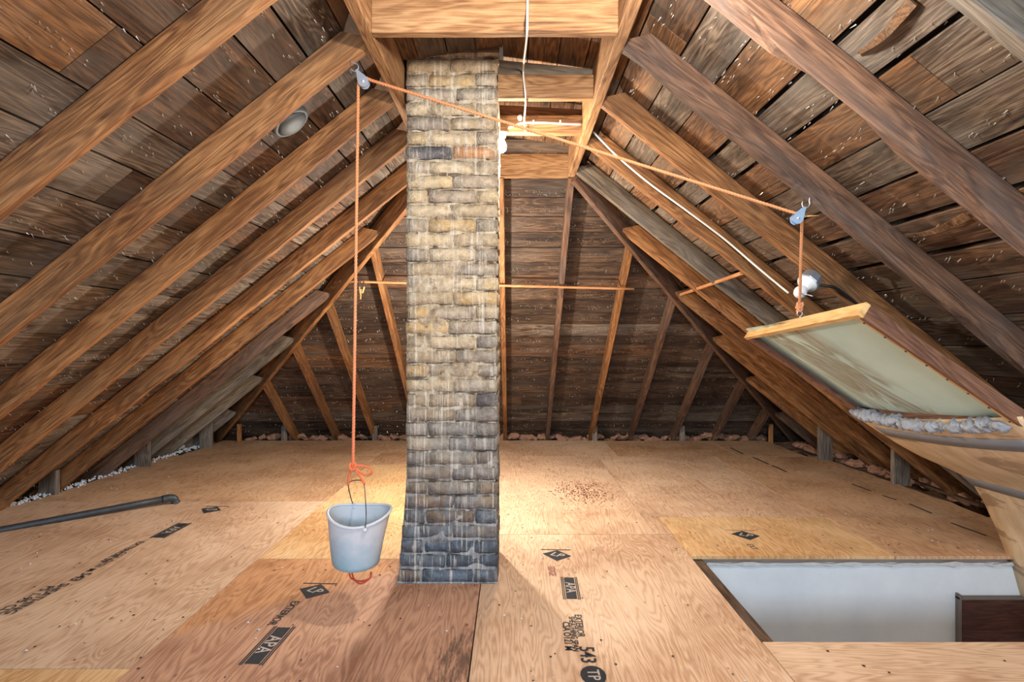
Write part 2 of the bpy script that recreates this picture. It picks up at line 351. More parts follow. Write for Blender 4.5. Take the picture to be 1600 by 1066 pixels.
def panelmat():
    s = NT('stained_panel', 0.5); v = s.n('ShaderNodeTexCoord').outputs['Object']
    c = s.ramp(s.noise(v, 2, 4), [(0.3, srgb(176, 204, 198)), (0.7, srgb(200, 224, 214))])
    sep = s.n('ShaderNodeSeparateXYZ'); s.L.new(v, sep.inputs[0])
    cx = s.n('ShaderNodeCombineXYZ'); s.L.new(s.math('MULTIPLY', sep.outputs[0], 1.4), cx.inputs[0]); s.L.new(s.math('MULTIPLY', s.math('ADD', sep.outputs[1], s.math('MULTIPLY', sep.outputs[0], 0.25)), 4.2), cx.inputs[1])
    d = s.noise(cx.outputs[0], 1.5, 5, 0.55, 0.8)
    band = s.ramp(s.math('MULTIPLY_ADD', s.math('ADD', sep.outputs[1], s.math('MULTIPLY', sep.outputs[0], 0.10)), 1.0, 0.5), [(0.40, BW(0)), (0.52, BW(1)), (0.84, BW(1)), (0.96, BW(0.1))])
    st = s.math('MULTIPLY', s.ramp(d, [(0.42, BW(0)), (0.50, BW(0.8)), (0.56, BW(0.45)), (0.64, BW(1))]), band)
    c = s.mix(s.math('MULTIPLY', st, 0.9), c, srgb(126, 104, 70)); return s.col(c)
M['panel'] = panelmat()
def sheetmat():
    s = NT('tan_hardboard', 0.6); v = s.n('ShaderNodeTexCoord').outputs['Object']
    c = s.ramp(s.noise(s.vmath('MULTIPLY', v, (2, 5, 2)), 3, 6, 0.6), [(0.3, srgb(196, 166, 130)), (0.7, srgb(226, 200, 164))])
    st = s.ramp(s.noise(s.vmath('MULTIPLY', v, (3.2, 0.9, 3.2)), 1.6, 5, 0.6, 0.6), [(0.56, BW(0)), (0.60, BW(1)), (0.66, BW(1)), (0.70, BW(0.25))])
    return s.col(s.mix(s.math('MULTIPLY', st, 0.6), c, srgb(128, 98, 72)))
M['sheet'] = sheetmat()
g = NT('glowing_bulb', 0.3); g.b.inputs['Emission Color'].default_value = (1, 0.86, 0.62, 1); g.b.inputs['Emission Strength'].default_value = 40
M['glow'] = g.col(srgb(255, 244, 220))

# ------------------------------------------------------------------ roof geometry (camera is the origin, 1.16 m above the floor)
H = 1.16; FZ = -H; S = 0.8; ZC = 1.15
XR, XL, YB = 0.442, -0.600, 4.22           # where the rafters' undersides meet z = ZC
RH = 0.12; RV = RH * math.sqrt(1 + S * S)    # rafter depth, square and plumb
sl = math.atan(S); cs, sn = math.cos(sl), math.sin(sl)

# ---- floor
floor = tag(empty('floor', (0, 3, FZ)), kind='structure')
T = 0.017
# (x0,x1,y0,y1,material,grain along Y?)
sheets = [
    (-3.57, -1.353, 2.135, 4.355, 'ply_pink', 1), (-3.57, -1.353, -0.3, 2.130, 'ply_yellow', 1),
    (-3.46, -1.353, 4.360, 6.10, 'ply_tan', 1), (-3.36, -1.353, 6.105, 7.02, 'ply_tan', 1),
    (-1.348, -0.152, 0.76, 3.20, 'ply_brown', 1), (-1.348, -0.152, -0.9, 0.755, 'ply_brown', 1),
    (-1.348, -0.152, 3.205, 5.64, 'ply_yellow', 1), (-1.348, -0.152, 5.645, 7.02, 'ply_tan', 1),
    (-0.147, 0.960, 1.17, 3.605, 'ply_pink', 1), (-0.147, 0.960, -0.9, 1.165, 'ply_pink', 1),
    (-0.147, 0.860, 3.610, 6.050, 'ply_pink', 1), (-0.147, 1.07, 6.055, 7.02, 'ply_pink', 1),
    (0.865, 2.02, 3.965, 6.050, 'ply_pink', 1), (0.865, 0.960, 3.610, 3.960, 'ply_pink', 1),
    (1.075, 2.28, 6.055, 7.00, 'ply_tan', 1), (2.285, 3.02, 6.055, 7.00, 'ply_tan', 1),
    (2.025, 3.14, 3.965, 6.050, 'ply_tan', 1),
    (0.965, 2.06, 3.24, 3.960, 'ply_yellow', 1), (2.065, 3.30, 3.24, 3.960, 'ply_tan', 1),
    (0.965, 3.30, 1.17, 2.318, 'ply_pink', 0), (0.965, 3.30, -0.9, 1.165, 'ply_pink', 0),
]
SHEET = {}
for i, (x0, x1, y0, y1, m, gr) in enumerate(sheets):
    lx, ly = x1 - x0, y1 - y0
    cx, cy = (x0 + x1) / 2, (y0 + y1) / 2
    nx, ny = max(2, int(lx / .12)), max(2, int(ly / .12))
    bm = bmesh.new(); s = i * 7.7
    def P(u, v, z):
        # splintered outer edges where a sheet ends at the eaves
        x = x0 + lx * u; y = y0 + ly * v; e = noise.noise(Vector((x * 7, y * 7, s))) 
        if u == 1 and x1 > 3: x += e * 0.035 + ((y1 if y > 5 else 4.3) and (-(y - 4.3) * 0.03 if y > 4.3 else 0))
        if u == 0 and x0 < -3: x += e * 0.03
        if v == 1 and y1 > 6.9: y += e * 0.03
        return (x - cx, y - cy, z + noise.noise(Vector((x * 1.1, y * 1.1, s))) * 0.0018)
    top = [[bm.verts.new(P(a / nx, b / ny, 0)) for b in range(ny + 1)] for a in range(nx + 1)]
    bot = [[bm.verts.new(P(a / nx, b / ny, -T)) if (a in (0, nx) or b in (0, ny)) else None for b in range(ny + 1)] for a in range(nx + 1)]
    for a in range(nx):
        for b in range(ny): bm.faces.new((top[a][b], top[a + 1][b], top[a + 1][b + 1], top[a][b + 1]))
    ring = [(a, 0) for a in range(nx)] + [(nx, b) for b in range(ny)] + [(a, ny) for a in range(nx, 0, -1)] + [(0, b) for b in range(ny, 0, -1)]
    for (a, b), (c, d) in zip(ring, ring[1:] + ring[:1]): bm.faces.new((top[a][b], bot[a][b], bot[c][d], top[c][d]))
    bm.faces.new([bot[a][b] for a, b in ring][::-1])
    rz = Matrix.Identity(4)
    if gr:                                            # local X along the grain = world Y
        bmesh.ops.transform(bm, matrix=Matrix.Rotation(-math.pi / 2, 4, 'Z'), verts=bm.verts); rz = Matrix.Rotation(math.pi / 2, 4, 'Z')
    o = bm_obj('plywood_sheet', bm, M[m], floor, Matrix.Translation((cx, cy, FZ + R.uniform(-.0012, .0012))) @ rz)
    SHEET[i] = o
# ceiling joists of the storey below, seen past the plywood's edge
for y in (4.75, 5.2, 5.65, 6.1, 6.55):
    timber('floor_joist', (-4.0, y, FZ - .10), (4.0, y, FZ - .10), .045, .14, (0, 0, 1), M['board_brown'], floor, segs=6)
timber('floor_joist', (0.98, 2.30, FZ - .095), (0.98, 3.27, FZ - .095), .10, .15, (0, 0, 1), M['board_brown'], floor, segs=4)
timber('floor_joist', (-4.0, 7.1, FZ - .09), (4.0, 7.1, FZ - .09), .045, .12, (0, 0, 1), M['board_brown'], floor, segs=6)
for x0, y0, x1, y1 in ((3.2, 4.4, 3.12, 6.6), (-3.72, 4.5, -3.55, 6.9), (-3.6, 4.9, -3.86, 6.2), (3.36, 4.3, 3.42, 6.2)):
    timber('scrap_lath', (x0, y0, FZ - .02), (x1, y1, FZ - .025), .05, .02, (0, 0, 1), M['board_brown'], floor, segs=5)

# ---- room under the hatch
stair = tag(empty('wall_stair', (1.9, 3.26, FZ - .2)), kind='structure')
box('plaster_wall', (1.03, 3.262, -3.5), (3.6, 3.34, FZ - .042), M['plaster'], stair, 0)
V = []; Fc = []
for i in range(61):                                    # crumbling plaster lip along the top of the wall
    x = 1.05 + i * 0.042; e = noise.noise(Vector((x * 9, 0, 0)))
    for y, z in ((3.262, FZ - .040 + e * .012), (3.245, FZ - .038 + e * .014), (3.245, FZ - .048 - abs(e) * .02), (3.262, FZ - .056 - abs(e) * .02)): V.append((x, y, z))
    if i: q = i * 4; Fc += [(q - 4 + k, q - 4 + (k + 1) % 4, q + (k + 1) % 4, q + k) for k in range(4)]
mesh_obj('plaster_lip', V, Fc, M['plaster_edge'], stair)
box('side_plaster', (0.93, 1.7, -3.5), (1.03, 3.34, FZ - .17), M['plaster'], stair, 0)
box('front_plaster', (0.93, 2.22, -3.5), (3.6, 2.30, FZ - .17), M['plaster'], stair, 0)
lower = tag(box('floor_lower', (0.9, 1.7, -3.6), (3.7, 3.4, -3.5), M['ply_tan'], None, 0), kind='structure')
door = tag(empty('door_1', (2.9, 3.25, -3.5)), kind='structure')
box('door_leaf', (2.415, 3.235, -3.45), (3.2, 3.255, -1.392), M['door_brown'], door)
box('door_casing', (2.401, 3.225, -3.45), (2.413, 3.260, -1.362), M['casing'], door)
box('door_casing', (2.401, 3.224, -1.390), (3.25, 3.261, -1.378), M['casing'], door)

# ---- sheathing boards
def pick(wt): 
    r = R.random() * sum(wt)
    for n_, q in zip(('board_grey', 'board_brown', 'board_orange'), wt):
        r -= q
        if r <= 0: return M[n_]
    return M['board_brown']
def slope_boards(root, side):
    """boards laid across the rafters of one slope, each its own piece"""
    u = -0.10 if side != 'B' else -0.12; row = 0
    umax = 4.55
    while u < umax:
        wd = R.uniform(.155, .235) if side != 'B' else R.uniform(.15, .19)
        gap = R.choice((.003, .005, .008, .012, .018)) if side != 'B' else R.choice((.003, .005, .008))
        if side == 'R' and (.60 < u < .80 or 1.25 < u < 1.45): gap = .034
        drop = (u + wd / 2) * cs
        if side in 'RL':
            sgn = 1 if side == 'R' else -1; X0 = XR if side == 'R' else XL
            x = X0 + sgn * drop; z = ZC + RV - (u + wd / 2) * sn
            yend = YB + abs(x - X0) + .16
            cuts = [-1.3]; 
            y = -1.3 + R.uniform(1.5, 3.6)
            while y < yend - .6: cuts.append(y); y += R.uniform(2.4, 4.2)
            cuts.append(yend)
            nrm = Vector((sgn * sn, 0, cs))
            for a, b in zip(cuts, cuts[1:]):
                wt = (6, 3.4, .5) if u > .7 else (4, 4, 2)
                if u > 3: wt = (4, 5, .5)
                jz = R.uniform(0, .004)
                timber('roof_board', Vector((x, a + .002, z)) + nrm * (.011 + jz), Vector((x, b - .002, z)) + nrm * (.011 + jz), wd - gap, .02, nrm, pick(wt), root, ch=.0015, segs=6)
        else:
            y = YB + drop; z = ZC + RV - (u + wd / 2) * sn
            nrm = Vector((0, sn, cs)); xa = XL - drop - .18; xb = XR + drop + .18
            cuts = [xa] + ([R.uniform(xa + .8, xb - .8)] if u > 1.0 and R.random() < .6 else []) + [xb]
            for a, b in zip(cuts, cuts[1:]):
                jz = R.uniform(0, .005)
                timber('roof_board', Vector((a, y, z)) + nrm * (.011 + jz), Vector((b, y, z)) + nrm * (.011 + jz), wd - gap, .02, nrm, M['board_dark'] if R.random() < .72 else pick((6, 4, .6)), root, ch=.0015, segs=6)
        u += wd; row += 1
roofs = {}
for side, nm in (('L', 'ceiling_left_slope'), ('R', 'ceiling_right_slope'), ('B', 'ceiling_back_slope')):
    root = tag(empty(nm, (0, 3, 1.3)), kind='structure'); roofs[side] = root
    slope_boards(root, side)
    # roofing felt above the boards
    k = ZC + RV + .05; d = 3.7
    if side == 'B': q = [(XL - .25, YB - .25, k + .25 * S), (XR + .25, YB - .25, k + .25 * S), (XR + d + .2, YB + d, k - d * S), (XL - d - .2, YB + d, k - d * S)]
    else:
        sg = 1 if side == 'R' else -1; X0 = XR if side == 'R' else XL
        q = [(X0 - sg * .12, -1.3, k + .12 * S), (X0 - sg * .12, YB + .1, k + .12 * S), (X0 + sg * d, YB + d + .2, k - d * S), (X0 + sg * d, -1.3, k - d * S)]
    q2 = [Vector(v) + Vector((0, 0, .03)) for v in q]
    mesh_obj('roofing_felt', q + q2, [(0, 1, 2, 3), (7, 6, 5, 4), (0, 4, 5, 1), (1, 5, 6, 2), (2, 6, 7, 3), (3, 7, 4, 0)], M['roofing'], root)
# torn splinters that curl down from split boards on the right slope
def rpt(u, y, h): return Vector((XR + u * cs, y, ZC + RV - u * sn)) - Vector((sn, 0, cs)) * h
for u0, ya, yb, bend in ((.72, 1.50, 1.76, .014), (1.40, 2.02, 2.36, .022)):
    V = []; Fc = []; n_ = 10
    for i in range(n_ + 1):
        t = i / n_; y = ya + (yb - ya) * t; hh = bend * math.sin(math.pi * min(1, t * .9 + .08)) + .001; wv = .013 * (1 - t) ** .6 + .002; c_ = u0 + .018 * math.sin(t * 2.4)
        for du, dh in ((-wv, 0), (wv, .002), (wv, .007), (-wv, .006)): V.append(rpt(c_ + du, y, hh + dh))
        if i: q = i * 4; Fc += [(q - 4 + k, q - 4 + (k + 1) % 4, q + (k + 1) % 4, q + k) for k in range(4)]
    Fc += [(0, 1, 2, 3), (n_ * 4 + 3, n_ * 4 + 2, n_ * 4 + 1, n_ * 4)]
    mesh_obj('splinter', V, Fc, M['board_orange'], roofs['R'])
# nail tips that poke through the boards
def nails(side, n):
    V = []; Fc = []
    for i in range(n):
        u = R.uniform(.05, 4.1); u = round(u / .16) * .16 + R.uniform(-.03, .03)
        if side == 'B':
            y = YB + u * cs; z = ZC + RV - u * sn; x = R.uniform(XL - u * cs, XR + u * cs); nrm = Vector((0, sn, cs)); p = Vector((x, y, z))
        else:
            sg = 1 if side == 'R' else -1; X0 = XR if side == 'R' else XL
            p = Vector((X0 + sg * u * cs, R.uniform(.8, YB + u * cs), ZC + RV - u * sn)); nrm = Vector((sg * sn, 0, cs))
        d = (-nrm + Vector((R.uniform(-.5, .5), R.uniform(-.5, .5), R.uniform(-.5, .5)))).normalized()
        t = d.orthogonal().normalized(); b_ = d.cross(t); r = .0026; L = R.uniform(.006, .022); q = len(V)
        base = p + nrm * .006
        V += [base + t * r, base - t * r * .5 + b_ * r * .87, base - t * r * .5 - b_ * r * .87, p + d * L * .8]
        Fc += [(q, q + 1, q + 3), (q + 1, q + 2, q + 3), (q + 2, q, q + 3)]
    tag(mesh_obj('nail_tips', V, Fc, M['nail'], roofs[side]), kind='stuff')
nails('L', 2600); nails('R', 2600); nails('B', 3000)

# ---- flat deck at the top
deck = tag(empty('ceiling_deck', (0, 2.5, 1.4)), kind='structure')
XI, XJ = -0.522, 0.395                       # inner faces of the two long trimmers
x = XI - .08
def deckz(x): return 1.405 - .13 * abs(x + .06)
while x < XJ + .1:
    wd = R.uniform(.11, .16); x2 = min(x + wd, XJ + .12); xm = (x + x2) / 2
    hits = x < -.08 and x2 > -.51
    for a, b in (((-1.3, 2.885), (3.335, 4.4)) if hits else ((-1.3, 4.4),)):
        sg = .13 if xm < -.06 else -.13
        timber('deck_board', (xm, a, deckz(xm) + .012), (xm, b, deckz(xm) + .012), x2 - x - .003, .02, (-sg, 0, 1), pick((.5, 2, 5)), deck, ch=.0015, segs=6)
    x = x2
mesh_obj('roofing_felt', [(a, b, c) for c in (1.45, 1.48) for a, b in ((-.8, -1.3), (.7, -1.3), (.7, 4.6), (-.8, 4.6))], [(0, 1, 2, 3), (7, 6, 5, 4), (0, 4, 5, 1), (1, 5, 6, 2), (2, 6, 7, 3), (3, 7, 4, 0)], M['roofing'], deck)

# ------------------------------------------------------------------ framing
LSL = lambda x: ZC - S * (XL - x)
o = timber('trimmer_timber', (XI - .025, -1.3, ZC + .095), (XI - .025, 4.262, ZC + .095), .048, .19, (0, 0, 1), M['timber_pale'], wane=.006)
tag(o, 'long pale trimmer timber along the left edge of the flat deck, left of the chimney', 'trimmer')
o = timber('trimmer_timber', (XJ + .024, -1.3, ZC + .095), (XJ + .024, 4.262, ZC + .095), .048, .19, (0, 0, 1), M['timber_pale'], wane=.006)
tag(o, 'long pale trimmer timber along the right edge of the flat deck, crossed by the rope', 'trimmer')
# cross joists
def joist(name, y, x0, x1, z0, z1, m, label):
    o = timber(name, (x0, y, (z0 + z1) / 2), (x1, y, (z0 + z1) / 2), .045, z1 - z0, (0, 0, 1), M[m], None, wane=.003, segs=8)
    return tag(o, label, 'joist')
joist('cross_joist', 2.262, XI, XJ, ZC, 1.335, 'timber_pale', 'thick pale cross joist with a burnt knot, in front of the chimney top')
joist('cross_joist', 2.94, -.068, XJ, 1.178, 1.295, 'timber_pale', 'cross joist ending against the chimney top, just below the slanted charred cleat')
joist('cross_joist', 3.40, XI, XJ, 1.165, 1.27, 'timber_pale', 'low cross joist that carries the white cable and the lit lampholder')
joist('cross_joist', 4.24, XI, XJ, ZC, 1.36, 'timber_pale', 'wide orange header at the far end of the flat deck, above the back rafters')
joist('cross_joist', 1.62, XI, XJ, ZC, 1.335, 'timber_pale', 'cross joist of the flat deck just above the camera, out of view')
for y, a, b, m, lab in ((2.975, 1.33, 1.285, 'rafter_grey', 'charred grey slanting cleat behind the knotted cross joist beside the chimney top'),
                   (3.44, 1.315, 1.265, 'rafter_brown', 'brown slanting cleat above the joist that carries the lampholder')):
    o = timber('deck_cleat', (-.068 if y < 3 else -.5, y, a), (XJ, y, b), .03, .11, (0, 0, 1), M[m], None, segs=8); tag(o, lab, 'cleat')

def rafter(side, D, m, wane, label, grp=None):
    sg = 1 if side == 'R' else -1; X0 = XR if side == 'R' else XL
    a = abs(X0) * 0 ; start = X0 + (0 if side == 'R' else .026)
    jack = D > YB + .06
    if jack: start = X0 + sg * (D - YB - .0)
    nrm = Vector((sg * sn, 0, cs)); pt = lambda x: Vector((x, D - .0225, ZC - S * abs(x - X0) * (1 if sg * (x - X0) >= 0 else -1)))
    p0 = pt(start) + nrm * RH / 2; p1 = pt(X0 + sg * 3.28) + nrm * RH / 2
    o = timber('jack_rafter' if jack else 'rafter', p0, p1, .045, RH, nrm, M[m], None, cut0=S * 1.0 if True else 0, wane=wane)
    # the plumb cut: local z leans the end face upright
    return tag(o, label, 'rafter', grp)
ordn = ['first', 'second', 'third', 'fourth', 'fifth', 'sixth', 'seventh', 'eighth', 'ninth', 'tenth']
Lr = [(1.30, 'rafter', 'corner'), (1.862, 'rafter', ''), (2.44, 'rafter', ''), (2.98, 'rafter', ''), (3.54, 'rafter', ''), (4.12, 'rafter', ''), (4.65, 'rafter', ''), (5.19, 'rafter_brown', ''), (5.67, 'rafter_grey', ''), (6.17, 'rafter_grey', ''), (6.68, 'post', '')]
Ll = ['orange-brown rafter just clipping the top left corner, above the thick knotty one',
      'thick red-brown knotty rafter on the left slope with a bright orange underside, largest there',
      'orange-brown rafter on the left slope from whose upper end the grey rope pulley hangs',
      'amber rafter on the left slope, the next one beyond the rafter holding the grey pulley',
      'reddish rafter on the left slope, two beyond the rafter holding the grey pulley',
      'orange rafter on the left slope whose top disappears behind the chimney',
      'topmost jack rafter on the left slope, meeting the left hip rafter highest up',
      'brown jack rafter second from the top on the left hip rafter',
      'grey-brown jack rafter third from the top on the left hip rafter',
      'bluish grey jack rafter fourth from the top on the left hip rafter',
      'shortest bluish grey jack rafter at the foot of the left hip rafter']
for (D, m, _), l in zip(Lr, Ll): rafter('L', D, m, .004 if D < 5 else .002, l)
Rr = [(1.319, 'rafter_grey', .01), (1.836, 'rafter_brown', .030), (2.417, 'rafter_brown', .034), (2.98, 'rafter', .004), (3.59, 'rafter', .004), (4.16, 'rafter_grey', .008), (4.63, 'rafter', .003), (5.18, 'rafter', .003), (5.66, 'rafter', .003), (6.17, 'rafter', .003), (6.7, 'rafter_brown', .002)]
Rl = ['grey rafter crossing only the top right corner, above the thick dark round-edged one',
      'thick dark brown rafter with a wavy edge, second from the camera on the right slope',
      'weathered wavy brown rafter on the right slope, the blue pulley hooked onto it',
      'bright orange rafter on the right slope that carries the octagonal lamp box',
      'narrow orange rafter on the right slope with the white cable stapled along it',
      'round weathered grey rafter on the right slope starting at the far end of the deck',
      'topmost orange jack rafter on the right hip, one end of the small stick above it',
      'orange jack rafter second from the top on the right hip rafter',
      'orange jack rafter third from the top on the right hip rafter',
      'short orange jack rafter fourth from the top on the right hip rafter',
      'shortest brown jack rafter at the foot of the right hip rafter']
for (D, m, wn), l in zip(Rr, Rl): rafter('R', D, m, wn, l)
# hips
for sg, X0, m, lab in ((1, .45, 'rafter_brown', 'dark grey-brown hip rafter running down to the right back corner'), (-1, -.6, 'rafter', 'orange-brown hip rafter running down to the left back corner, its top behind the chimney')):
    a = Vector((X0, YB, ZC - .05 + .08)); b = a + Vector((sg * 3.05, 3.05, -3.05 * S))
    o = timber('hip_rafter', a, b, .04, .16, (0, 0, 1), M[m], None); tag(o, lab, 'rafter')
# back rafters
Bx = [(-2.58, 'rafter'), (-2.09, 'rafter'), (-1.63, 'rafter'), (-1.11, 'rafter'), (-.60, 'rafter'), (-.08, 'rafter'), (.42, 'rafter_brown'), (.94, 'rafter'), (1.41, 'rafter_brown'), (1.92, 'rafter_brown'), (2.41, 'rafter_brown'), (2.85, 'rafter_brown')]
Bl = ['shortest jack rafter on the back slope, at the foot of the left hip', 'short jack rafter on the back slope, second from the left hip\'s foot', 'tan jack rafter on the back slope behind the hanging rope', 'orange jack rafter on the back slope just left of the chimney, crossed by a rod',
      'rafter on the back slope hidden behind the chimney', 'narrow orange rafter on the back slope against the chimney\'s right edge', 'brown rafter on the back slope rising to the right end of the deck header', 'bright orange jack rafter on the back slope at the right end of the long rod',
      'brown jack rafter on the back slope, first to the right of the bright orange one', 'brown jack rafter on the back slope, second to the right of the bright orange one', 'short brown jack rafter on the back slope near the foot of the right hip', 'tiny brown jack rafter at the foot of the right hip on the back slope']
for (x, m), l in zip(Bx, Bl):
    y0 = YB + .045 + max(0, (XL - x), (x - .45)); nrm = Vector((0, sn, cs))
    pt = lambda y: Vector((x, y, ZC - S * (y - YB))) + nrm * RH / 2
    jack = x < XL or x > .45
    o = timber('back_jack_rafter' if jack else 'back_rafter', pt(y0), pt(7.32), .045, RH, nrm, M[m], None, cut0=S, wane=.002); tag(o, l, 'rafter')

# knee posts where rafters meet the floor's edge
def zr(side, x): return ZC + RV - S * abs(x - (XR if side == 'R' else XL))
posts = [('L', -3.50, 4.60, 'grey knee post by the floor edge near the iron pipe\'s end'), ('L', -3.42, 5.62, 'wide grey knee post with white fluff at its foot, left floor edge'),
         ('L', -3.34, 6.62, 'grey knee post in the left back corner region with a bluish side'), ('L', -3.15, 7.0, 'thin orange post under the left hip rafter\'s foot'),
         ('R', 3.06, 5.93, 'grey knee post on the right floor edge near the back corner'), ('R', 3.15, 4.93, 'dark grey knee post on the right floor edge beside the orange jack rafter'),
         ('R', 2.99, 7.0, 'small orange post under the right hip rafter\'s foot')]
for s_, x, y, l in posts:
    zt = zr(s_, x) + .04
    big = y < 6.9
    if not big: zt = FZ + .20
    wd = .135 if big else .04
    o = timber('knee_post', (x, y - .05, FZ - .05), (x, y - .05, zt), wd, .045, (0, 1, 0), M['post' if big else 'rafter'], None, segs=4)
    tag(o, l, 'post')
for x, l in ((-2.66, 'short grey stub post in front of the back slope, left of the rope'), (-1.60, 'brown stub post beside the foot of a back rafter behind the rope'), (.965, 'grey stub post beside the bright orange back rafter\'s foot'), (1.985, 'grey stub post on the back floor edge left of the right hip')):
    o = timber('stub_post', (x, 7.03, FZ - .06), (x, 7.03, FZ + .17), .06, .04, (0, 1, 0), M['post'], None, segs=3); tag(o, l, 'post')

# ------------------------------------------------------------------ chimney
ch = tag(empty('chimney', (-.29, 3.11, FZ)), 'tall square buff brick chimney with lime streaks, passing through the attic floor and roof', 'chimney')
CX0, CX1, CY0, CY1 = -.507, -.070, 2.89, 3.33
ztop = 1.46; course = .0700; nc = int((ztop - FZ) / course) + 1
def flare(z): t = max(0, 1 - (z - FZ) / .55); return .042 * t ** 1.3
CXM = (CX0 + CX1) / 2
def brick(x0, x1, y0, y1, z0, z1, label=None):
    fl = flare((z0 + z1) / 2)
    g = .003; j = lambda: R.uniform(-.0035, .0035)
    lo = [x0 + g + j() * .6, y0 + g, z0 + .0022 + R.uniform(0, .003)]; hi = [x1 - g + j() * .6, y1 - g, z1 - .0022 - R.uniform(0, .003)]
    if x0 <= CX0 + .001: lo[0] = x0 + R.uniform(-.003, .004)
    if x1 >= CX1 - .001: hi[0] = x1 - R.uniform(-.003, .004)
    if y0 <= CY0 + .001: lo[1] = y0 + R.uniform(-.004, .004)
    if y1 >= CY1 - .001: hi[1] = y1 - R.uniform(-.004, .004)
    c = Vector([(a + b) / 2 for a, b in zip(lo, hi)]); d = [b - a for a, b in zip(lo, hi)]
    bm = bmesh.new(); bmesh.ops.create_cube(bm, size=1); bmesh.ops.scale(bm, vec=d, verts=bm.verts)
    long_e = [e for e in bm.edges if abs((e.verts[0].co - e.verts[1].co)[0 if d[0] > d[1] else 1]) > .05]
    bmesh.ops.subdivide_edges(bm, edges=long_e, cuts=4, use_grid_fill=True)
    bmesh.ops.bevel(bm, geom=[e for e in bm.edges if len(e.link_faces) == 2 and e.calc_face_angle(0) > .5], offset=.0045, segments=2, affect='EDGES')
    sd = R.random() * 50; tilt = R.uniform(-.012, .012)
    for v in bm.verts:
        q = v.co * 30 + Vector((sd, sd, 0)); v.co += noise.noise_vector(q) * .0075; v.co.z += v.co.x * tilt
    s2 = 1 + fl / .44 
    cx = c.x - (CX1 - c.x) * (fl / .44); c2 = Vector((cx, c.y + (CY0 - c.y < 0) * -fl * .25, c.z))
    bmesh.ops.scale(bm, vec=(s2, 1, 1), verts=bm.verts)
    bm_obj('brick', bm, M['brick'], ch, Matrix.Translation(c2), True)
hw = .105
for i in range(nc):
    z0 = FZ + i * course; z1 = min(z0 + course, ztop + .03)
    m1 = CXM + R.uniform(-.02, .02); my = (CY0 + CY1) / 2
    if i % 2:
        for a, b in ((CX0, m1), (m1, CX1)): brick(a, b, CY0, CY0 + hw, z0, z1); brick(a, b, CY1 - hw, CY1, z0, z1)
        brick(CX0, CX0 + hw, CY0 + hw, CY1 - hw, z0, z1); brick(CX1 - hw, CX1, CY0 + hw, CY1 - hw, z0, z1)
    else:
        for a, b in ((CY0, my), (my, CY1)): brick(CX0, CX0 + hw + R.uniform(-.01, .01), a, b, z0, z1); brick(CX1 - hw, CX1, a, b, z0, z1)
        brick(CX0 + hw, CX1 - hw, CY0, CY0 + hw, z0, z1); brick(CX0 + hw, CX1 - hw, CY1 - hw, CY1, z0, z1)
# mortar: a rough body that fills the joints and smears over brick edges
bm = bmesh.new(); n = 22; nz = 240
per = [(CX0 + (CX1 - CX0) * k / n, CY0, 0, -1) for k in range(n)] + [(CX1, CY0 + (CY1 - CY0) * k / n, 1, 0) for k in range(n)] + \
      [(CX1 - (CX1 - CX0) * k / n, CY1, 0, 1) for k in range(n)] + [(CX0, CY1 - (CY1 - CY0) * k / n, -1, 0) for k in range(n)]
rows = []
for r in range(nz + 1):
    z = FZ - .01 + (ztop + .02 - FZ) * r / nz; row = []
    for k, (x, y, ax, ay) in enumerate(per):
        p = Vector((x, y, z)); e = noise.noise(p * 34) * .006 + noise.noise(p * 9) * .012 - .0078
        jz = abs(((z - FZ) / course + .5) % 1 - .5)                 # 0 at a joint
        e += .0035 * max(0, 1 - jz / .22)
        fl = flare(z); s2 = 1 + fl / .44
        row.append(bm.verts.new((CX1 + (x - CX1) * s2 + ax * e, y + ay * e - (fl * .25 if ay == -1 else 0), z)))
    rows.append(row)
for a, b in zip(rows, rows[1:]):
    for k in range(len(per)): k2 = (k + 1) % len(per); bm.faces.new((a[k], a[k2], b[k2], b[k]))
bm.faces.new(rows[-1]); bm.faces.new(rows[0][::-1])
bm_obj('mortar', bm, M['mortar'], ch, None, True)
# mortar bed at the foot, and the charred collar at the top
box('mortar_skirt', (-.553, 2.872, FZ - .002), (-.068, 2.90, FZ + .008), M['mortar'], ch, .004)
box('top_collar', (-.53, 2.872, 1.385), (-.06, 2.892, 1.43), M['board_brown'], ch)

# ------------------------------------------------------------------ hatch cover
hc = tag(empty('hatch_cover', (2.7, 2.8, FZ)), 'lifted hatch cover, greenish stained panel in a board frame, hung over the stair opening', 'hatch')
O = Vector((1.264, 2.20, .096)); ew = Vector((0.0, 1.08, -.078)); el = Vector((.608, 0, -.412)).normalized()
W_ = ew.length; ew.normalize(); en = el.cross(ew)
if en.z < 0: en = -en
LEN = .745
def HP(l, w_, n_): return O + el * l + ew * w_ + en * n_
fh = .058; ft = .022
def fboard(name, l0, w0, l1, w1, mat, label=None, hh=fh):
    o = timber(name, HP(l0, w0, hh / 2), HP(l1, w1, hh / 2), ft, hh, en, M[mat], hc, ch=.002, segs=6)
    if label: o['label'] = label
    return o
fboard('end_board', ft / 2, -.0, ft / 2, W_, 'frame_pine', 'pale new pine end board')
fboard('side_board', ft, ft / 2, LEN + .03, ft / 2, 'frame_brown')
fboard('side_board', ft, W_ - ft / 2, LEN, W_ - ft / 2, 'frame_brown')
fboard('end_board', LEN, ft, LEN, W_ - ft, 'frame_brown')
# side boards' nailed lower lips
for w0 in (ft + .008, W_ - ft - .02):
    timber('nailing_strip', HP(ft, w0, .006), HP(LEN, w0, .006), .016 if w0 < .1 else .045, .010, en, M['frame_pine'] if w0 < .1 else M['frame_brown'], hc, ch=.001, segs=6)
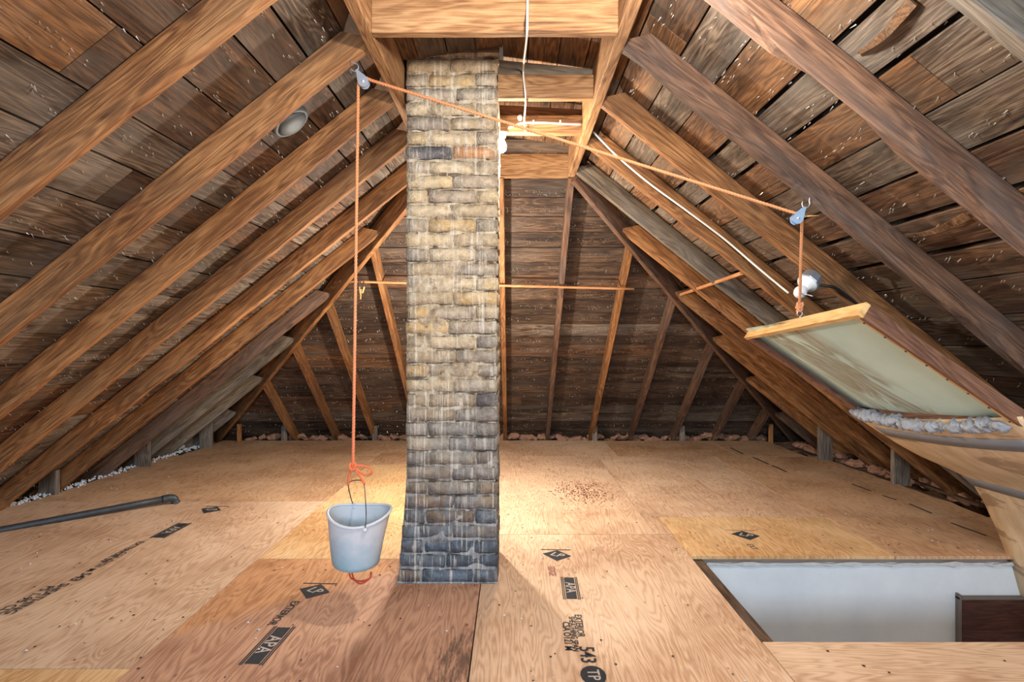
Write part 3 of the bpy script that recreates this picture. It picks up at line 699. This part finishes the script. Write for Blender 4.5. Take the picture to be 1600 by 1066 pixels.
# green panel, sagging a little
mw = frame(HP(LEN / 2, W_ / 2, 0), el, en); V = []; Fc = []; n1, n2 = 14, 16
for zz in (0, .006):
    for i in range(n1 + 1):
        for j in range(n2 + 1):
            a = -LEN / 2 + LEN * i / n1; b = -W_ / 2 + .015 + (W_ - .03) * j / n2
            V.append((a, b, .040 + zz - .012 * math.cos(math.pi * b / W_) * (i / n1)))
for i in range(n1):
    for j in range(n2):
        q = i * (n2 + 1) + j; Fc.append((q, q + 1, q + n2 + 2, q + n2 + 1)); h = (n1 + 1) * (n2 + 1); Fc.append((h + q, h + q + n2 + 1, h + q + n2 + 2, h + q + 1))
o = mesh_obj('panel', V, Fc, M['panel'], hc, mw, True); o['label'] = 'pale green stained panel'
# nail heads along the frame
for k in range(8):
    for w0, nn in ((ft + .008, 0.0), (W_ - ft - .02, 0.0)):
        p = HP(.05 + k * .093, w0, nn)
        bm = bmesh.new(); bmesh.ops.create_cone(bm, cap_ends=True, segments=8, radius1=.004, radius2=.003, depth=.004)
        bm_obj('nail', bm, M['nail_head'], hc, frame(p, el, en))
# crumpled insulation tucked along the lower end
bm = bmesh.new(); cnt = 34
pts = []
for k in range(cnt):
    t = k / (cnt - 1); p = HP(LEN - .025 + .03 * math.sin(math.pi * t), .085 + (W_ - .10) * t, -.005 + R.uniform(-.006, .008) - .02 * math.sin(math.pi * t))
    m_ = bmesh.ops.create_icosphere(bm, subdivisions=3, radius=R.uniform(.022, .032), matrix=Matrix.Translation(p - HP(LEN, W_ / 2, 0)))
    for v in m_['verts']: v.co += noise.noise_vector(v.co * 30) * .015 + noise.noise_vector(v.co * 90) * .007
tag(bm_obj('insulation_roll', bm, M['silver_insul'], hc, Matrix.Translation(HP(LEN, W_ / 2, 0)), True), kind='stuff')
# the bent tan sheet that runs on from the frame down into the stair opening
prof = [(1.87, -.395), (1.90, -.426), (2.09, -.548), (2.23, -.625), (2.40, -.70), (2.49, -.755), (2.56, -.85), (2.61, -.95), (2.66, -1.06), (2.70, -1.17), (2.745, -1.33), (2.79, -1.49), (2.82, -1.62)]
PR = spline([(a, 0, b) for a, b in prof], 3)
def sheet(name, i0, i1, off, mat, thick=.004, w0=-.02, w1=1.0):
    V = []; Fc = []; nj = 12; rng = list(range(i0, i1 + 1)); nn = len(rng)
    for tt in (0, thick):
        for a, i in enumerate(rng):
            p = PR[i]; q = PR[min(i + 1, len(PR) - 1)]; r = PR[max(i - 1, 0)]; tg = (q - r).normalized(); nm = Vector((tg.z, 0, -tg.x))
            if nm.x > 0: nm = -nm
            for j in range(nj + 1):
                t = w0 + (w1 - w0) * j / nj; fade = max(0, 1 - i / (len(PR) * .75))
                y = 2.20 + 1.08 * t; edge = noise.noise(Vector((i * .35, 3 if t > .5 else 9, 0))) * .012 if j in (0, nj) else 0
                dip = -.02 * math.sin(math.pi * min(1, max(0, t))) * fade
                V.append((p.x - (1 - t) * .02 * fade, y + edge, p.z + (1 - t) * .12 * fade + dip) + Vector((0, 0, 0)) if False else Vector((p.x - (1 - t) * .02 * fade, y + edge, p.z + (1 - t) * .12 * fade + dip)) + nm * (off + tt))
    for tt in (0, 1):
        b0 = tt * nn * (nj + 1)
        for a in range(nn - 1):
            for j in range(nj):
                q = b0 + a * (nj + 1) + j; f = (q, q + 1, q + nj + 2, q + nj + 1); Fc.append(f if tt == 0 else f[::-1])
    h = nn * (nj + 1)
    for a in range(nn - 1):
        for j in (0, nj): q = a * (nj + 1) + j; Fc.append((q, q + nj + 1, q + nj + 1 + h, q + h))
    for j in range(nj):
        for a in (0, nn - 1): q = a * (nj + 1) + j; Fc.append((q, q + 1, q + 1 + h, q + h))
    bm = bmesh.new(); me = bpy.data.meshes.new('t'); me.from_pydata([tuple(v) for v in V], [], Fc); bm.from_mesh(me); bpy.data.meshes.remove(me)
    return bm_obj(name, bm, M[mat], hc, None, True)
o = sheet('bent_sheet', 0, len(PR) - 1, 0, 'sheet'); o['label'] = 'bent tan hardboard with brown water stains'
o = sheet('tape_strip', 4, 5, .005, 'tape', .0015, .02, .97); o['label'] = 'silver tape'
o = sheet('tape_strip', 14, 16, .005, 'tape', .0015, .0, 1.01)
# eye hook on the end board
hk = HP(.012, .53, fh)
o = tube('eye_hook', [hk + Vector(v) for v in ((0, 0, -.01), (0, 0, .006), (.002, 0, .012), (.011, 0, .020), (.012, 0, .031), (.003, 0, .040), (-.008, 0, .036), (-.012, 0, .026), (-.008, 0, .016))], .0028, M['galv'], hc)
o = tube('hook_plate', [HP(.012, .46, fh + .002), HP(.012, .60, fh + .002)], .006, M['galv'], hc, 6)

# ------------------------------------------------------------------ rope, pulleys, pail
def pulley(top, cen, label, mat, spin):
    top, cen = Vector(top), Vector(cen)
    rt = empty('pulley', cen); tag(rt, label, 'pulley')
    d = (top - cen).normalized(); yv = Vector((0, 1, 0)); xv = d.cross(yv).normalized()
    Lh = (top - cen).length - .018
    def tear(hw_, yoff, th, r):
        prf = []
        for k in range(17): a = math.pi + math.pi * k / 16; prf.append((math.cos(a) * r, math.sin(a) * r * 1.15))
        prf += [(r * .8, Lh * .35), (r * .38, Lh * .72), (.005, Lh), (-.005, Lh), (-r * .38, Lh * .72), (-r * .8, Lh * .35)]
        bm = bmesh.new(); a_ = [bm.verts.new(cen + xv * x + d * y + yv * (yoff - th / 2)) for x, y in prf]; b_ = [bm.verts.new(cen + xv * x * .93 + d * y * .96 + yv * (yoff + th / 2)) for x, y in prf]
        bm.faces.new(a_); bm.faces.new(b_[::-1])
        for k in range(len(prf)): k2 = (k + 1) % len(prf); bm.faces.new((a_[k], b_[k], b_[k2], a_[k2]))
        bmesh.ops.translate(bm, vec=-cen, verts=bm.verts); return bm
    for yo in (-.011, .011): bm_obj('cheek', tear(.02, yo, .004, .021), mat, rt, Matrix.Translation(cen))
    bm = bmesh.new(); bmesh.ops.create_cone(bm, cap_ends=True, segments=24, radius1=.017, radius2=.017, depth=.012)
    bm_obj('sheave', bm, M['galv'], rt, Matrix.Translation(cen) @ Matrix.Rotation(math.pi / 2, 4, 'X'), True)
    bm = bmesh.new(); bmesh.ops.create_cone(bm, cap_ends=True, segments=10, radius1=.0045, radius2=.0045, depth=.034)
    bm_obj('axle', bm, M['nail'], rt, Matrix.Translation(cen) @ Matrix.Rotation(math.pi / 2, 4, 'X'), True)
    e = cen + d * Lh
    p = [e + xv * a + d * b for a, b in ((0, -.004), (-.006, .004), (-.012, .012), (-.011, .024), (-.003, .034), (.004, .046))]
    tube('hook', spline(p, 4), .0022, M['galv'], rt, 6)
    p = [e + xv * a + d * b for a, b in ((0, -.002), (.008, .002), (.016, .010), (.018, .020))]
    tube('hook_tip', spline(p, 3), .0022, M['galv'], rt, 6)
    return rt
PL = Vector((-.590, 2.395, 1.030)); PRr = Vector((1.131, 2.39, .486))
pulley((-.625, 2.395, 1.092), PL, 'galvanised grey rope pulley hooked to the left rafter above the pail', M['galv'], 0)
pulley((1.170, 2.39, .545), PRr, 'blue rope pulley hooked to the wavy brown rafter above the hatch cover', M['zinc'], 0)
KB = Vector((-.633, 2.395, -.500))
rr = .021
path = [KB + Vector((0, 0, -.0)), Vector((-.612, 2.395, 1.02))]
for a in range(180, 60, -20): path.append(PL + Vector((math.cos(math.radians(a)) * rr, 0, math.sin(math.radians(a)) * rr)))
path.append(PL + Vector((.03, 0, .008)))
for a in range(100, -10, -20): path.append(PRr + Vector((math.cos(math.radians(a)) * rr, 0, math.sin(math.radians(a)) * rr)))
path += [hk + Vector((0, 0, .075)), hk + Vector((0, 0, .045))]
V, Fc = rope_geo(path, .0066, .040)
rope = mesh_obj('rope', V, Fc, M['rope'], None, None, True)
tag(rope, 'orange twisted rope running from the pail up over both pulleys to the hatch cover', 'rope')
def knot(c, r, n_=3):
    pts = [Vector(c) + Vector((math.cos(t * 2.1) * r, math.sin(t * 1.3) * r * .8, math.sin(t * 2.9) * r * 1.1)) for t in [k * .35 for k in range(22)]]
    V, Fc = rope_geo(pts, .0055, .024); mesh_obj('rope_knot', V, Fc, M['rope'], rope, None, True)
knot(KB, .012); knot(hk + Vector((0, 0, .062)), .012); knot(hk + Vector((0, 0, .045)), .009)
# bow and the tail by the pail handle
for pts in ([(0, 0, 0), (.03, 0, .004), (.07, -.01, -.004), (.078, -.01, -.022), (.055, 0, -.034), (.03, 0, -.022), (.008, 0, -.004)],
            [(0, 0, 0), (.022, 0, -.028), (.042, -.01, -.056), (.05, -.01, -.066)], [(0, 0, 0), (-.014, 0, -.03), (-.022, .01, -.075)]):
    V, Fc = rope_geo(spline([KB + Vector(p) for p in pts], 5), .0052, .022); mesh_obj('rope_bow', V, Fc, M['rope'], rope, None, True)

# pail
PC = Vector((-.622, 2.40, -.878))
pail = empty('pail', PC); tag(pail, 'small dirty white plastic pail with an oval rim hanging from the rope', 'bucket')
rot = Matrix.Rotation(math.radians(10), 4, 'X') @ Matrix.Rotation(math.radians(3), 4, 'Y')
PM = Matrix.Translation(PC) @ rot
WM[pail.name] = Matrix.Translation(PC)
def pail_pt(t, a, r_off=0):
    """t 0 bottom .. 1 rim"""
    r = .088 + .024 * t + r_off; z = .208 * t
    x = math.cos(a) * r * (1 + .05 * t); y = math.sin(a) * r * (1 - .12 * t)
    x += .012 * t * t
    z += t ** 3 * (.012 * math.cos(a * 2) - .002 + .006 * math.cos(a))
    return Vector((x, y, z))
V = []; Fc = []; na = 48; rings = [(0, 0), (.02, .004), (.1, .004), (.25, .004), (.4, .004), (.55, .004), (.7, .004), (.85, .004), (.96, .004), (1, .004), (1, 0), (.96, 0), (.8, 0), (.6, 0), (.4, 0), (.2, 0), (.04, 0)]
for t, ro in rings:
    for k in range(na): V.append(pail_pt(t, 2 * math.pi * k / na, ro if t > 0 else -.003))
for i in range(len(rings) - 1):
    for k in range(na): a = i * na + k; b = i * na + (k + 1) % na; Fc.append((a, b, b + na, a + na))
Fc.append(tuple(range(na))[::-1]); Fc.append(tuple((len(rings) - 1) * na + k for k in range(na)))
mesh_obj('pail_body', V, Fc, M['pail'], pail, PM, True)
ringp = [pail_pt(1, 2 * math.pi * k / 60, .004) for k in range(61)]
V, Fc = tube_geo(ringp, .0058, 8, False); mesh_obj('rim', V, Fc, M['pail'], pail, PM, True)
inv = PM.inverted()
fr_, bk = pail_pt(.93, math.radians(-68), .008), pail_pt(.93, math.radians(112), .008)
topF = inv @ (KB + Vector((.044, -.01, -.062))); topB = inv @ (KB + Vector((-.02, .01, -.070)))
o = tube('handle', spline([fr_, fr_ + Vector((.004, 0, .05)), fr_.lerp(topF, .6) + Vector((.006, 0, 0)), topF, (topF + topB) / 2 + Vector((0, 0, .012)), topB, bk.lerp(topB, .5) + Vector((-.004, 0, 0)), bk], 6), .0022, M['wire'], pail, 6, PM)
for q in (fr_, bk):
    bm = bmesh.new(); bmesh.ops.create_uvsphere(bm, u_segments=12, v_segments=8, radius=.010, matrix=Matrix.Translation(q)); bm_obj('handle_ear', bm, M['pail'], pail, PM, True)
tl = PC + Vector((-.035, -.02, .0))
for dx in (0, .01):
    tube('tail_cord', spline([tl + Vector((dx, 0, .02)), tl + Vector((dx + .012, 0, -.02)), tl + Vector((.022 + dx, -.01, -.055)), tl + Vector((.06, -.012, -.068 - dx)), tl + Vector((.095, -.01, -.058)), tl + Vector((.10, 0, -.045 + dx))], 5), .0036, M['cord_red'], pail, 6)

# ------------------------------------------------------------------ lamps and cables
lamp = empty('ceiling_lamp', (-.06, 3.34, 1.12)); tag(lamp, 'lit bare bulb in a white porcelain lampholder beside the chimney', 'lamp')
def lathe(name, prof, mat, parent, mw, n_=20):
    V = []; Fc = []
    for r, z in prof:
        for k in range(n_): a = 2 * math.pi * k / n_; V.append((math.cos(a) * r, math.sin(a) * r, z))
    for i in range(len(prof) - 1):
        for k in range(n_): a = i * n_ + k; b = i * n_ + (k + 1) % n_; Fc.append((a, b, b + n_, a + n_))
    Fc.append(tuple(range(n_))[::-1]); Fc.append(tuple((len(prof) - 1) * n_ + k for k in range(n_)))
    return mesh_obj(name, V, Fc, mat, parent, mw, True)
bulbp = [(.004, 0), (.014, .003), (.024, .012), (.030, .028), (.030, .040), (.024, .056), (.016, .070), (.0135, .078), (.0135, .094), (.004, .096)]
lathe('lampholder', [(.03, .0), (.032, .006), (.024, .014), (.02, .032), (.014, .036)], M['porcelain'], lamp, Matrix.Translation((-.055, 3.36, 1.168)) @ Matrix.Rotation(math.radians(188), 4, 'X'))
lathe('bulb', bulbp, M['glow'], lamp, Matrix.Translation((-.060, 3.345, 1.048)) @ Matrix.Rotation(math.radians(-5), 4, 'X'))
c1 = tube('cable', spline([(.065, 2.20, 1.42), (.060, 2.235, 1.36), (.057, 2.234, 1.235), (.055, 2.26, 1.143), (.054, 2.85, 1.30), (.056, 2.908, 1.27), (.066, 2.909, 1.165), (.067, 3.3, 1.20), (.074, 3.365, 1.175), (.076, 3.372, 1.185)], 7), .0045, M['white_cable'])
tag(c1, 'thin white cable hanging from the deck down the cross joists to the lampholder', 'cable')
c2 = tube('cable', spline([(-.02, 3.362, 1.19), (.01, 3.368, 1.205), (.06, 3.372, 1.222), (.16, 3.372, 1.225), (.28, 3.372, 1.218), (.385, 3.368, 1.212)], 6), .0055, M['white_cable'])
tag(c2, 'white cable stapled across the cross joist behind the lit bulb', 'cable')
for x in (.12, .27):
    box('staple', (x - .004, 3.362, 1.214), (x + .004, 3.376, 1.236), M['porcelain'], c2, .001)
ins = lathe('insulator_knob', [(.012, 0), (.013, .012), (.009, .016), (.013, .020), (.012, .034), (.004, .036)], M['porcelain'], None, Matrix.Translation((.045, 3.37, 1.245)) @ Matrix.Rotation(math.radians(90), 4, 'X')); tag(ins, 'white porcelain knob on the joist behind the lit bulb', 'knob')
Yc = 3.52
def rp(px, py, Y): return Vector(((px - 800) * Y / F, Y, (533 - py) * Y / F))
c3 = tube('cable', spline([rp(927, 206, 3.50), rp(960, 240, 3.5), rp(1010, 283, 3.5), rp(1070, 327, 3.50), rp(1130, 372, 3.5), rp(1185, 419, 3.4), rp(1232, 458, 3.08)], 6), .0055, M['white_cable'])
tag(c3, 'long white cable running down the narrow orange rafter to the unlit lamp', 'cable')
# octagon box with an unlit bulb
lb = empty('lamp_fixture', rp(1262, 440, 2.90)); tag(lb, 'unlit white bulb in a grey octagonal metal box above the hatch cover', 'lamp')
ax = Vector((-.66, -.35, -.62)).normalized(); bm = bmesh.new()
bmesh.ops.create_cone(bm, cap_ends=True, segments=8, radius1=.052, radius2=.050, depth=.05); bmesh.ops.bevel(bm, geom=bm.edges[:], offset=.003, segments=1, affect='EDGES')
cb = rp(1266, 438, 2.92); MB = frame(cb, ax.orthogonal(), -ax)
bm_obj('octagon_box', bm, M['galv'], lb, MB)
lathe('lampholder', [(.046, 0), (.048, .008), (.03, .016), (.022, .038), (.018, .042)], M['porcelain'], lb, frame(cb + ax * .024, ax.orthogonal(), ax))
b0 = cb + ax * .128
lathe('bulb', bulbp, M['white_glass'], lb, frame(b0, ax.orthogonal(), -ax))
c4 = tube('cable', spline([rp(1278, 445, 2.90), rp(1292, 447, 2.88), rp(1305, 450, 2.88), rp(1320, 460, 2.90), rp(1335, 472, 2.93), rp(1350, 486, 2.96)], 5), .0075, M['black_cable']); tag(c4, 'short black cable leaving the octagonal lamp box', 'cable')
c5 = tube('stiff_wire', [rp(1252, 458, 2.85), rp(1270, 463, 2.80)], .003, M['galv']); tag(c5, 'short bare metal rod beside the unlit bulb', 'rod')
c6 = tube('nail_spike', [rp(1258, 338, 2.40), rp(1279, 337, 2.41)], .003, M['frame_pine']); tag(c6, 'thin pale splinter beside the blue pulley', 'splinter')

# rods, stick, hooks
def rod(name, a, b, r, m, lab, cat): 
    o = tube(name, resample([a, b], .2), r, M[m]); return tag(o, lab, cat)
rod('wooden_rod', (-1.44, 5.03, .50), (1.02, 5.03, .435), .0105, 'dowel', 'long thin wooden rod lying across the back rafters behind the chimney', 'rod')
o = timber('wooden_stick', (1.44, 5.14, .395), (1.375, 3.60, .405), .022, .022, (0, 0, 1), M['dowel'], None, segs=5); tag(o, 'short square wooden stick bridging two rafters on the right slope', 'stick')
for k, (x, z, h_) in enumerate(((-1.275, .49, .085), (-1.262, .485, .12), (-1.235, .485, .075))):
    rt = empty('clothes_hanger_hook', (x, 5.02, z)); tag(rt, ('small metal clip hanging on the long rod beside the rope', 'longest wire clip hanging on the long rod beside the rope', 'clip with a wooden tip hanging on the long rod, farthest from the rope')[k], 'clip')
    tube('wire_hook', spline([(x, 5.035, z - .012), (x, 5.045, z), (x, 5.03, z + .014), (x, 5.015, z + .004), (x + .004, 5.012, z - h_ * .4), (x + .003 * k, 5.012, z - h_ * .5)], 4), .003, M['wire'], rt, 6)
    timber('wooden_tip', (x + .004, 5.012, z - h_ * .45), (x + .012 - .012 * k, 5.012, z - h_ * 1.15), .011, .011, (0, 1, 0), M['frame_pine'], rt, segs=2)

# vent duct in the left slope
vd = empty('roof_vent', (-.995, 2.71, 1.0)); tag(vd, 'round galvanised vent duct poking through the left roof slope between two rafters', 'vent')
nv = Vector((-sn, 0, cs)); cv = Vector((-.995, 2.70, .985)); prf = [(.075, -.03), (.082, -.028), (.082, .0), (.078, .002), (.078, .06)]
lathe('duct_collar', [(.088, .012), (.092, .004), (.086, -.012), (.072, -.014), (.070, .02)], M['vent_cap'], vd, frame(cv, (0, 1, 0), nv), 32)
lathe('duct_cap', [(.070, .0), (.069, -.018), (.060, -.026), (.03, -.030), (.003, -.031)], M['vent_cap'], vd, frame(cv, (0, 1, 0), nv), 32)

# iron pipe on the floor
ip = empty('iron_pipe', (-2.45, 4.33, FZ)); tag(ip, 'long black iron pipe with an elbow end lying on the plywood at the left', 'pipe')
a = rp(-110, 850, 3.45); b = rp(262, 779, 4.27)
pts = [a, a.lerp(b, .33), a.lerp(b, .66), b]
tube('pipe', resample([a, b], .25), .0225, M['pipe'], ip, 14)
e = (b - a).normalized()
tube('elbow', spline([b - e * .035, b + e * .01, b + e * .04 + Vector((0, 0, -.012)), b + e * .052 + Vector((0, 0, -.045))], 5), [.027] * 14 + [.030, .030], M['pipe'], ip, 14)

# ------------------------------------------------------------------ stamps on the plywood
def text_mesh(s, size, shear=0.0):
    cu = bpy.data.curves.new('t', 'FONT'); cu.body = s; cu.size = size; cu.shear = shear; cu.align_x = 'CENTER'; cu.align_y = 'CENTER'
    cu.resolution_u = 2; cu.offset = size * .012
    o = bpy.data.objects.new('t', cu); C.objects.link(o); bpy.context.view_layer.update()
    me = bpy.data.meshes.new_from_object(o.evaluated_get(bpy.context.evaluated_depsgraph_get())); bpy.data.objects.remove(o); return me
def stamp(sh, s, x, y, size, ang=-90, mat='ink', z=.0025, name='stamp_text'):
    me = text_mesh(s, size); me.materials.clear(); me.materials.append(M[mat])
    put(bpy.data.objects.new(name, me), Matrix.Translation((x, y, FZ + z)) @ Matrix.Rotation(math.radians(ang), 4, 'Z'), SHEET[sh])
def slab(sh, pts, mat='ink', z=.0022, name='stamp_mark'):
    c = sum((Vector((a, b, 0)) for a, b in pts), Vector()) / len(pts)
    V = [(a - c.x, b - c.y, 0) for a, b in pts] + [(a - c.x, b - c.y, -.0012) for a, b in pts]; n_ = len(pts)
    mesh_obj(name, V, [tuple(range(n_)), tuple(range(n_, 2 * n_))[::-1]] + [(k, k + n_, (k + 1) % n_ + n_, (k + 1) % n_) for k in range(n_)], M[mat], SHEET[sh], Matrix.Translation((c.x, c.y, FZ + z)))
def gp(px, py): k = H / (py - 533); return ((px - 800) * k, F * k)
def apa(sh, x, y, sc=1.0, ang=-90):
    """the three letter mark between bars"""
    ca, sa = math.cos(math.radians(ang)), math.sin(math.radians(ang))
    q = lambda u, v: (x + (u * ca - v * sa) * sc, y + (u * sa + v * ca) * sc)
    slab(sh, [q(-.16, -.032), q(.16, -.032), q(.16, .032), q(-.16, .032)])
    for v in (.040, .050, -.040, -.050): slab(sh, [q(-.17, v - .003), q(.17, v - .003), q(.17, v + .003), q(-.17, v + .003)])
    stamp(sh, 'APA', x, y, .085 * sc, ang, 'ply_ink_gap', .0030)
def diamond(sh, x, y, sc=1.0):
    slab(sh, [(x - .09 * sc, y + .03 * sc), (x + .02 * sc, y + .10 * sc), (x + .11 * sc, y - .02 * sc), (x - .0 * sc, y - .11 * sc)])
    stamp(sh, 'LP', x + .01, y, .10 * sc, -35, 'ply_ink_gap', .0030)
    slab(sh, [(x - .10 * sc, y + .115 * sc), (x + .12 * sc, y + .105 * sc), (x + .12 * sc, y + .112 * sc), (x - .10 * sc, y + .122 * sc)])
def line(sh, pts): 
    for (a, b) in pts: pass
x, y = gp(868, 868); diamond(8, x, y, .75)
x, y = gp(862, 893); stamp(8, 'EDGE', x, y, .05, -90, 'ink_red')
x, y = gp(891, 919); apa(8, x, y, .75, -92)
x, y = gp(905, 978); stamp(8, 'EXTERIOR', x, y, .042, -92)
x, y = gp(896, 990); stamp(8, 'SHEATHING SPAN', x, y, .035, -92)
x, y = gp(886, 994); stamp(8, 'CSA O121 M', x, y, .042, -92)
x, y = gp(917, 1024); stamp(8, '543', x, y, .08, -92)
x, y = gp(927, 1056)
slab(8, [(x + math.cos(t * .393) * .045, y + math.sin(t * .393) * .06) for t in range(16)]); stamp(8, 'TP', x, y, .06, -90, 'ply_ink_gap', .003)
x, y = gp(482, 924); diamond(4, x + .02, y, .75)
x, y = gp(440, 958); stamp(4, 'EXTERIOR', x + .01, y, .05, -96)
x, y = gp(420, 1008); apa(4, x, y, .85, -93)
x, y = gp(328, 797); diamond(0, x, y, .75)
x, y = gp(268, 829); apa(0, x, y, .85, -92)
x, y = gp(192, 862); stamp(0, 'EXTERIOR 09', x, y, .055, -92); x, y = gp(168, 878); stamp(0, 'CSA O121 M', x, y, .05, -92)
x, y = gp(126, 902); stamp(0, '543', x, y, .07, -92)
x, y = gp(60, 935); stamp(0, 'SHEATHING', x, y, .06, -92); x, y = gp(34, 940); stamp(0, 'PS 1-95 CDX', x, y, .06, -92)
x, y = gp(1163, 837); diamond(17, x, y, .8); x, y = gp(1175, 855); stamp(17, 'EXT', x, y, .05, -90)
for a, b in (((1485, 818), (1540, 838)), ((1330, 757), (1360, 768)), ((1378, 775), (1400, 782)), ((1420, 788), (1455, 803))):
    p, q = gp(*a), gp(*b); slab(18 if a[0] > 1470 else 16, [p, q, (q[0] + .015, q[1] + .01), (p[0] + .015, p[1] + .01)])
for a, b in (((1140, 700), (1160, 710)), ((1175, 715), (1200, 726)), ((1205, 728), (1228, 738))):
    p, q = gp(*a), gp(*b); slab(12 if b[1] > 712 else 15, [p, q, (q[0] + .02, q[1] + .01), (p[0] + .02, p[1] + .01)])

# ------------------------------------------------------------------ loose matter
def crumbs(name, gen, n_, mat, smin, smax, label, cat, flat=.6):
    V = []; Fc = []
    for _ in range(n_):
        x, y = gen(); s_ = R.uniform(smin, smax); q = len(V); a0 = R.random() * 6
        for k in range(4): V.append((x + math.cos(a0 + k * 1.57) * s_ * R.uniform(.6, 1.3), y + math.sin(a0 + k * 1.57) * s_, FZ + .002))
        V.append((x, y, FZ + .003 + s_ * flat)); Fc += [(q + k, q + (k + 1) % 4, q + 4) for k in range(4)] + [(q + 3, q + 2, q + 1, q)]
    o = mesh_obj(name, V, Fc, mat); return tag(o, label, cat, kind='stuff')
def inhatch(x, y): return .93 < x < 2.8 and 2.28 < y < 3.28
def anyw(): 
    while True:
        x, y = R.uniform(-3.2, 2.6), R.uniform(2.05, 5.6)
        if not inhatch(x, y) and not (-.56 < x < -.06 and 2.85 < y < 3.35): return x, y
crumbs('rusty_flakes', lambda: (.53 + R.gauss(0, .10), 4.60 + R.gauss(0, .17)), 420, M['crumb_red'], .003, .007, 'scatter of rusty brown flakes on the plywood behind the chimney', 'flakes')
crumbs('white_crumbs', anyw, 150, M['white_insul'], .003, .007, 'white insulation crumbs strewn over the plywood', 'crumbs')
crumbs('dark_grit', anyw, 380, M['nail_head'], .003, .007, 'dark grit and nail heads strewn over the plywood', 'grit', .3)
crumbs('edge_fluff', lambda: (lambda t: (-3.53 + t * .085 + R.gauss(0, .03), 4.2 + t * 2.6))(R.random()), 520, M['white_insul'], .004, .015, 'white fluff along the plywood edge by the knee posts', 'fluff', 1.1)
def batt(name, p0, p1, r, mat, lab, n_=60, spread=.05):
    bm = bmesh.new(); p0, p1 = Vector(p0), Vector(p1)
    for k in range(n_):
        p = p0.lerp(p1, k / (n_ - 1)) + Vector((R.uniform(-spread, spread), R.uniform(-spread, spread), R.uniform(-.02, .02)))
        m_ = bmesh.ops.create_icosphere(bm, subdivisions=3, radius=r * R.uniform(.5, 1.0), matrix=Matrix.Translation(p) @ Matrix.Diagonal((1.8 if abs((p1 - p0).x) > 2 else 1, 1.8 if abs((p1 - p0).y) > 2 else 1, .7, 1)))
        for v in m_['verts']: v.co += noise.noise_vector(v.co * 14) * r * .6 + noise.noise_vector(v.co * 50) * r * .3
    tag(bm_obj(name, bm, mat, None, None, True), lab, 'insulation', kind='stuff')
batt('insulation_batt', (-3.1, 7.22, FZ + .0), (3.0, 7.22, FZ + .0), .055, M['pink_insul'], 'lumpy pinkish insulation packed along the foot of the back slope', 70, .03)
batt('insulation_batt', (-3.95, 4.2, FZ - .04), (-3.7, 6.9, FZ - .03), .075, M['white_insul'], 'white and pink fluffy insulation behind the knee posts on the left eave', 60, .07)
batt('insulation_batt', (3.5, 4.5, FZ - .05), (3.25, 6.9, FZ - .03), .06, M['pink_insul'], 'brownish insulation and debris along the right eave', 45, .07)
# dark underside of the eaves
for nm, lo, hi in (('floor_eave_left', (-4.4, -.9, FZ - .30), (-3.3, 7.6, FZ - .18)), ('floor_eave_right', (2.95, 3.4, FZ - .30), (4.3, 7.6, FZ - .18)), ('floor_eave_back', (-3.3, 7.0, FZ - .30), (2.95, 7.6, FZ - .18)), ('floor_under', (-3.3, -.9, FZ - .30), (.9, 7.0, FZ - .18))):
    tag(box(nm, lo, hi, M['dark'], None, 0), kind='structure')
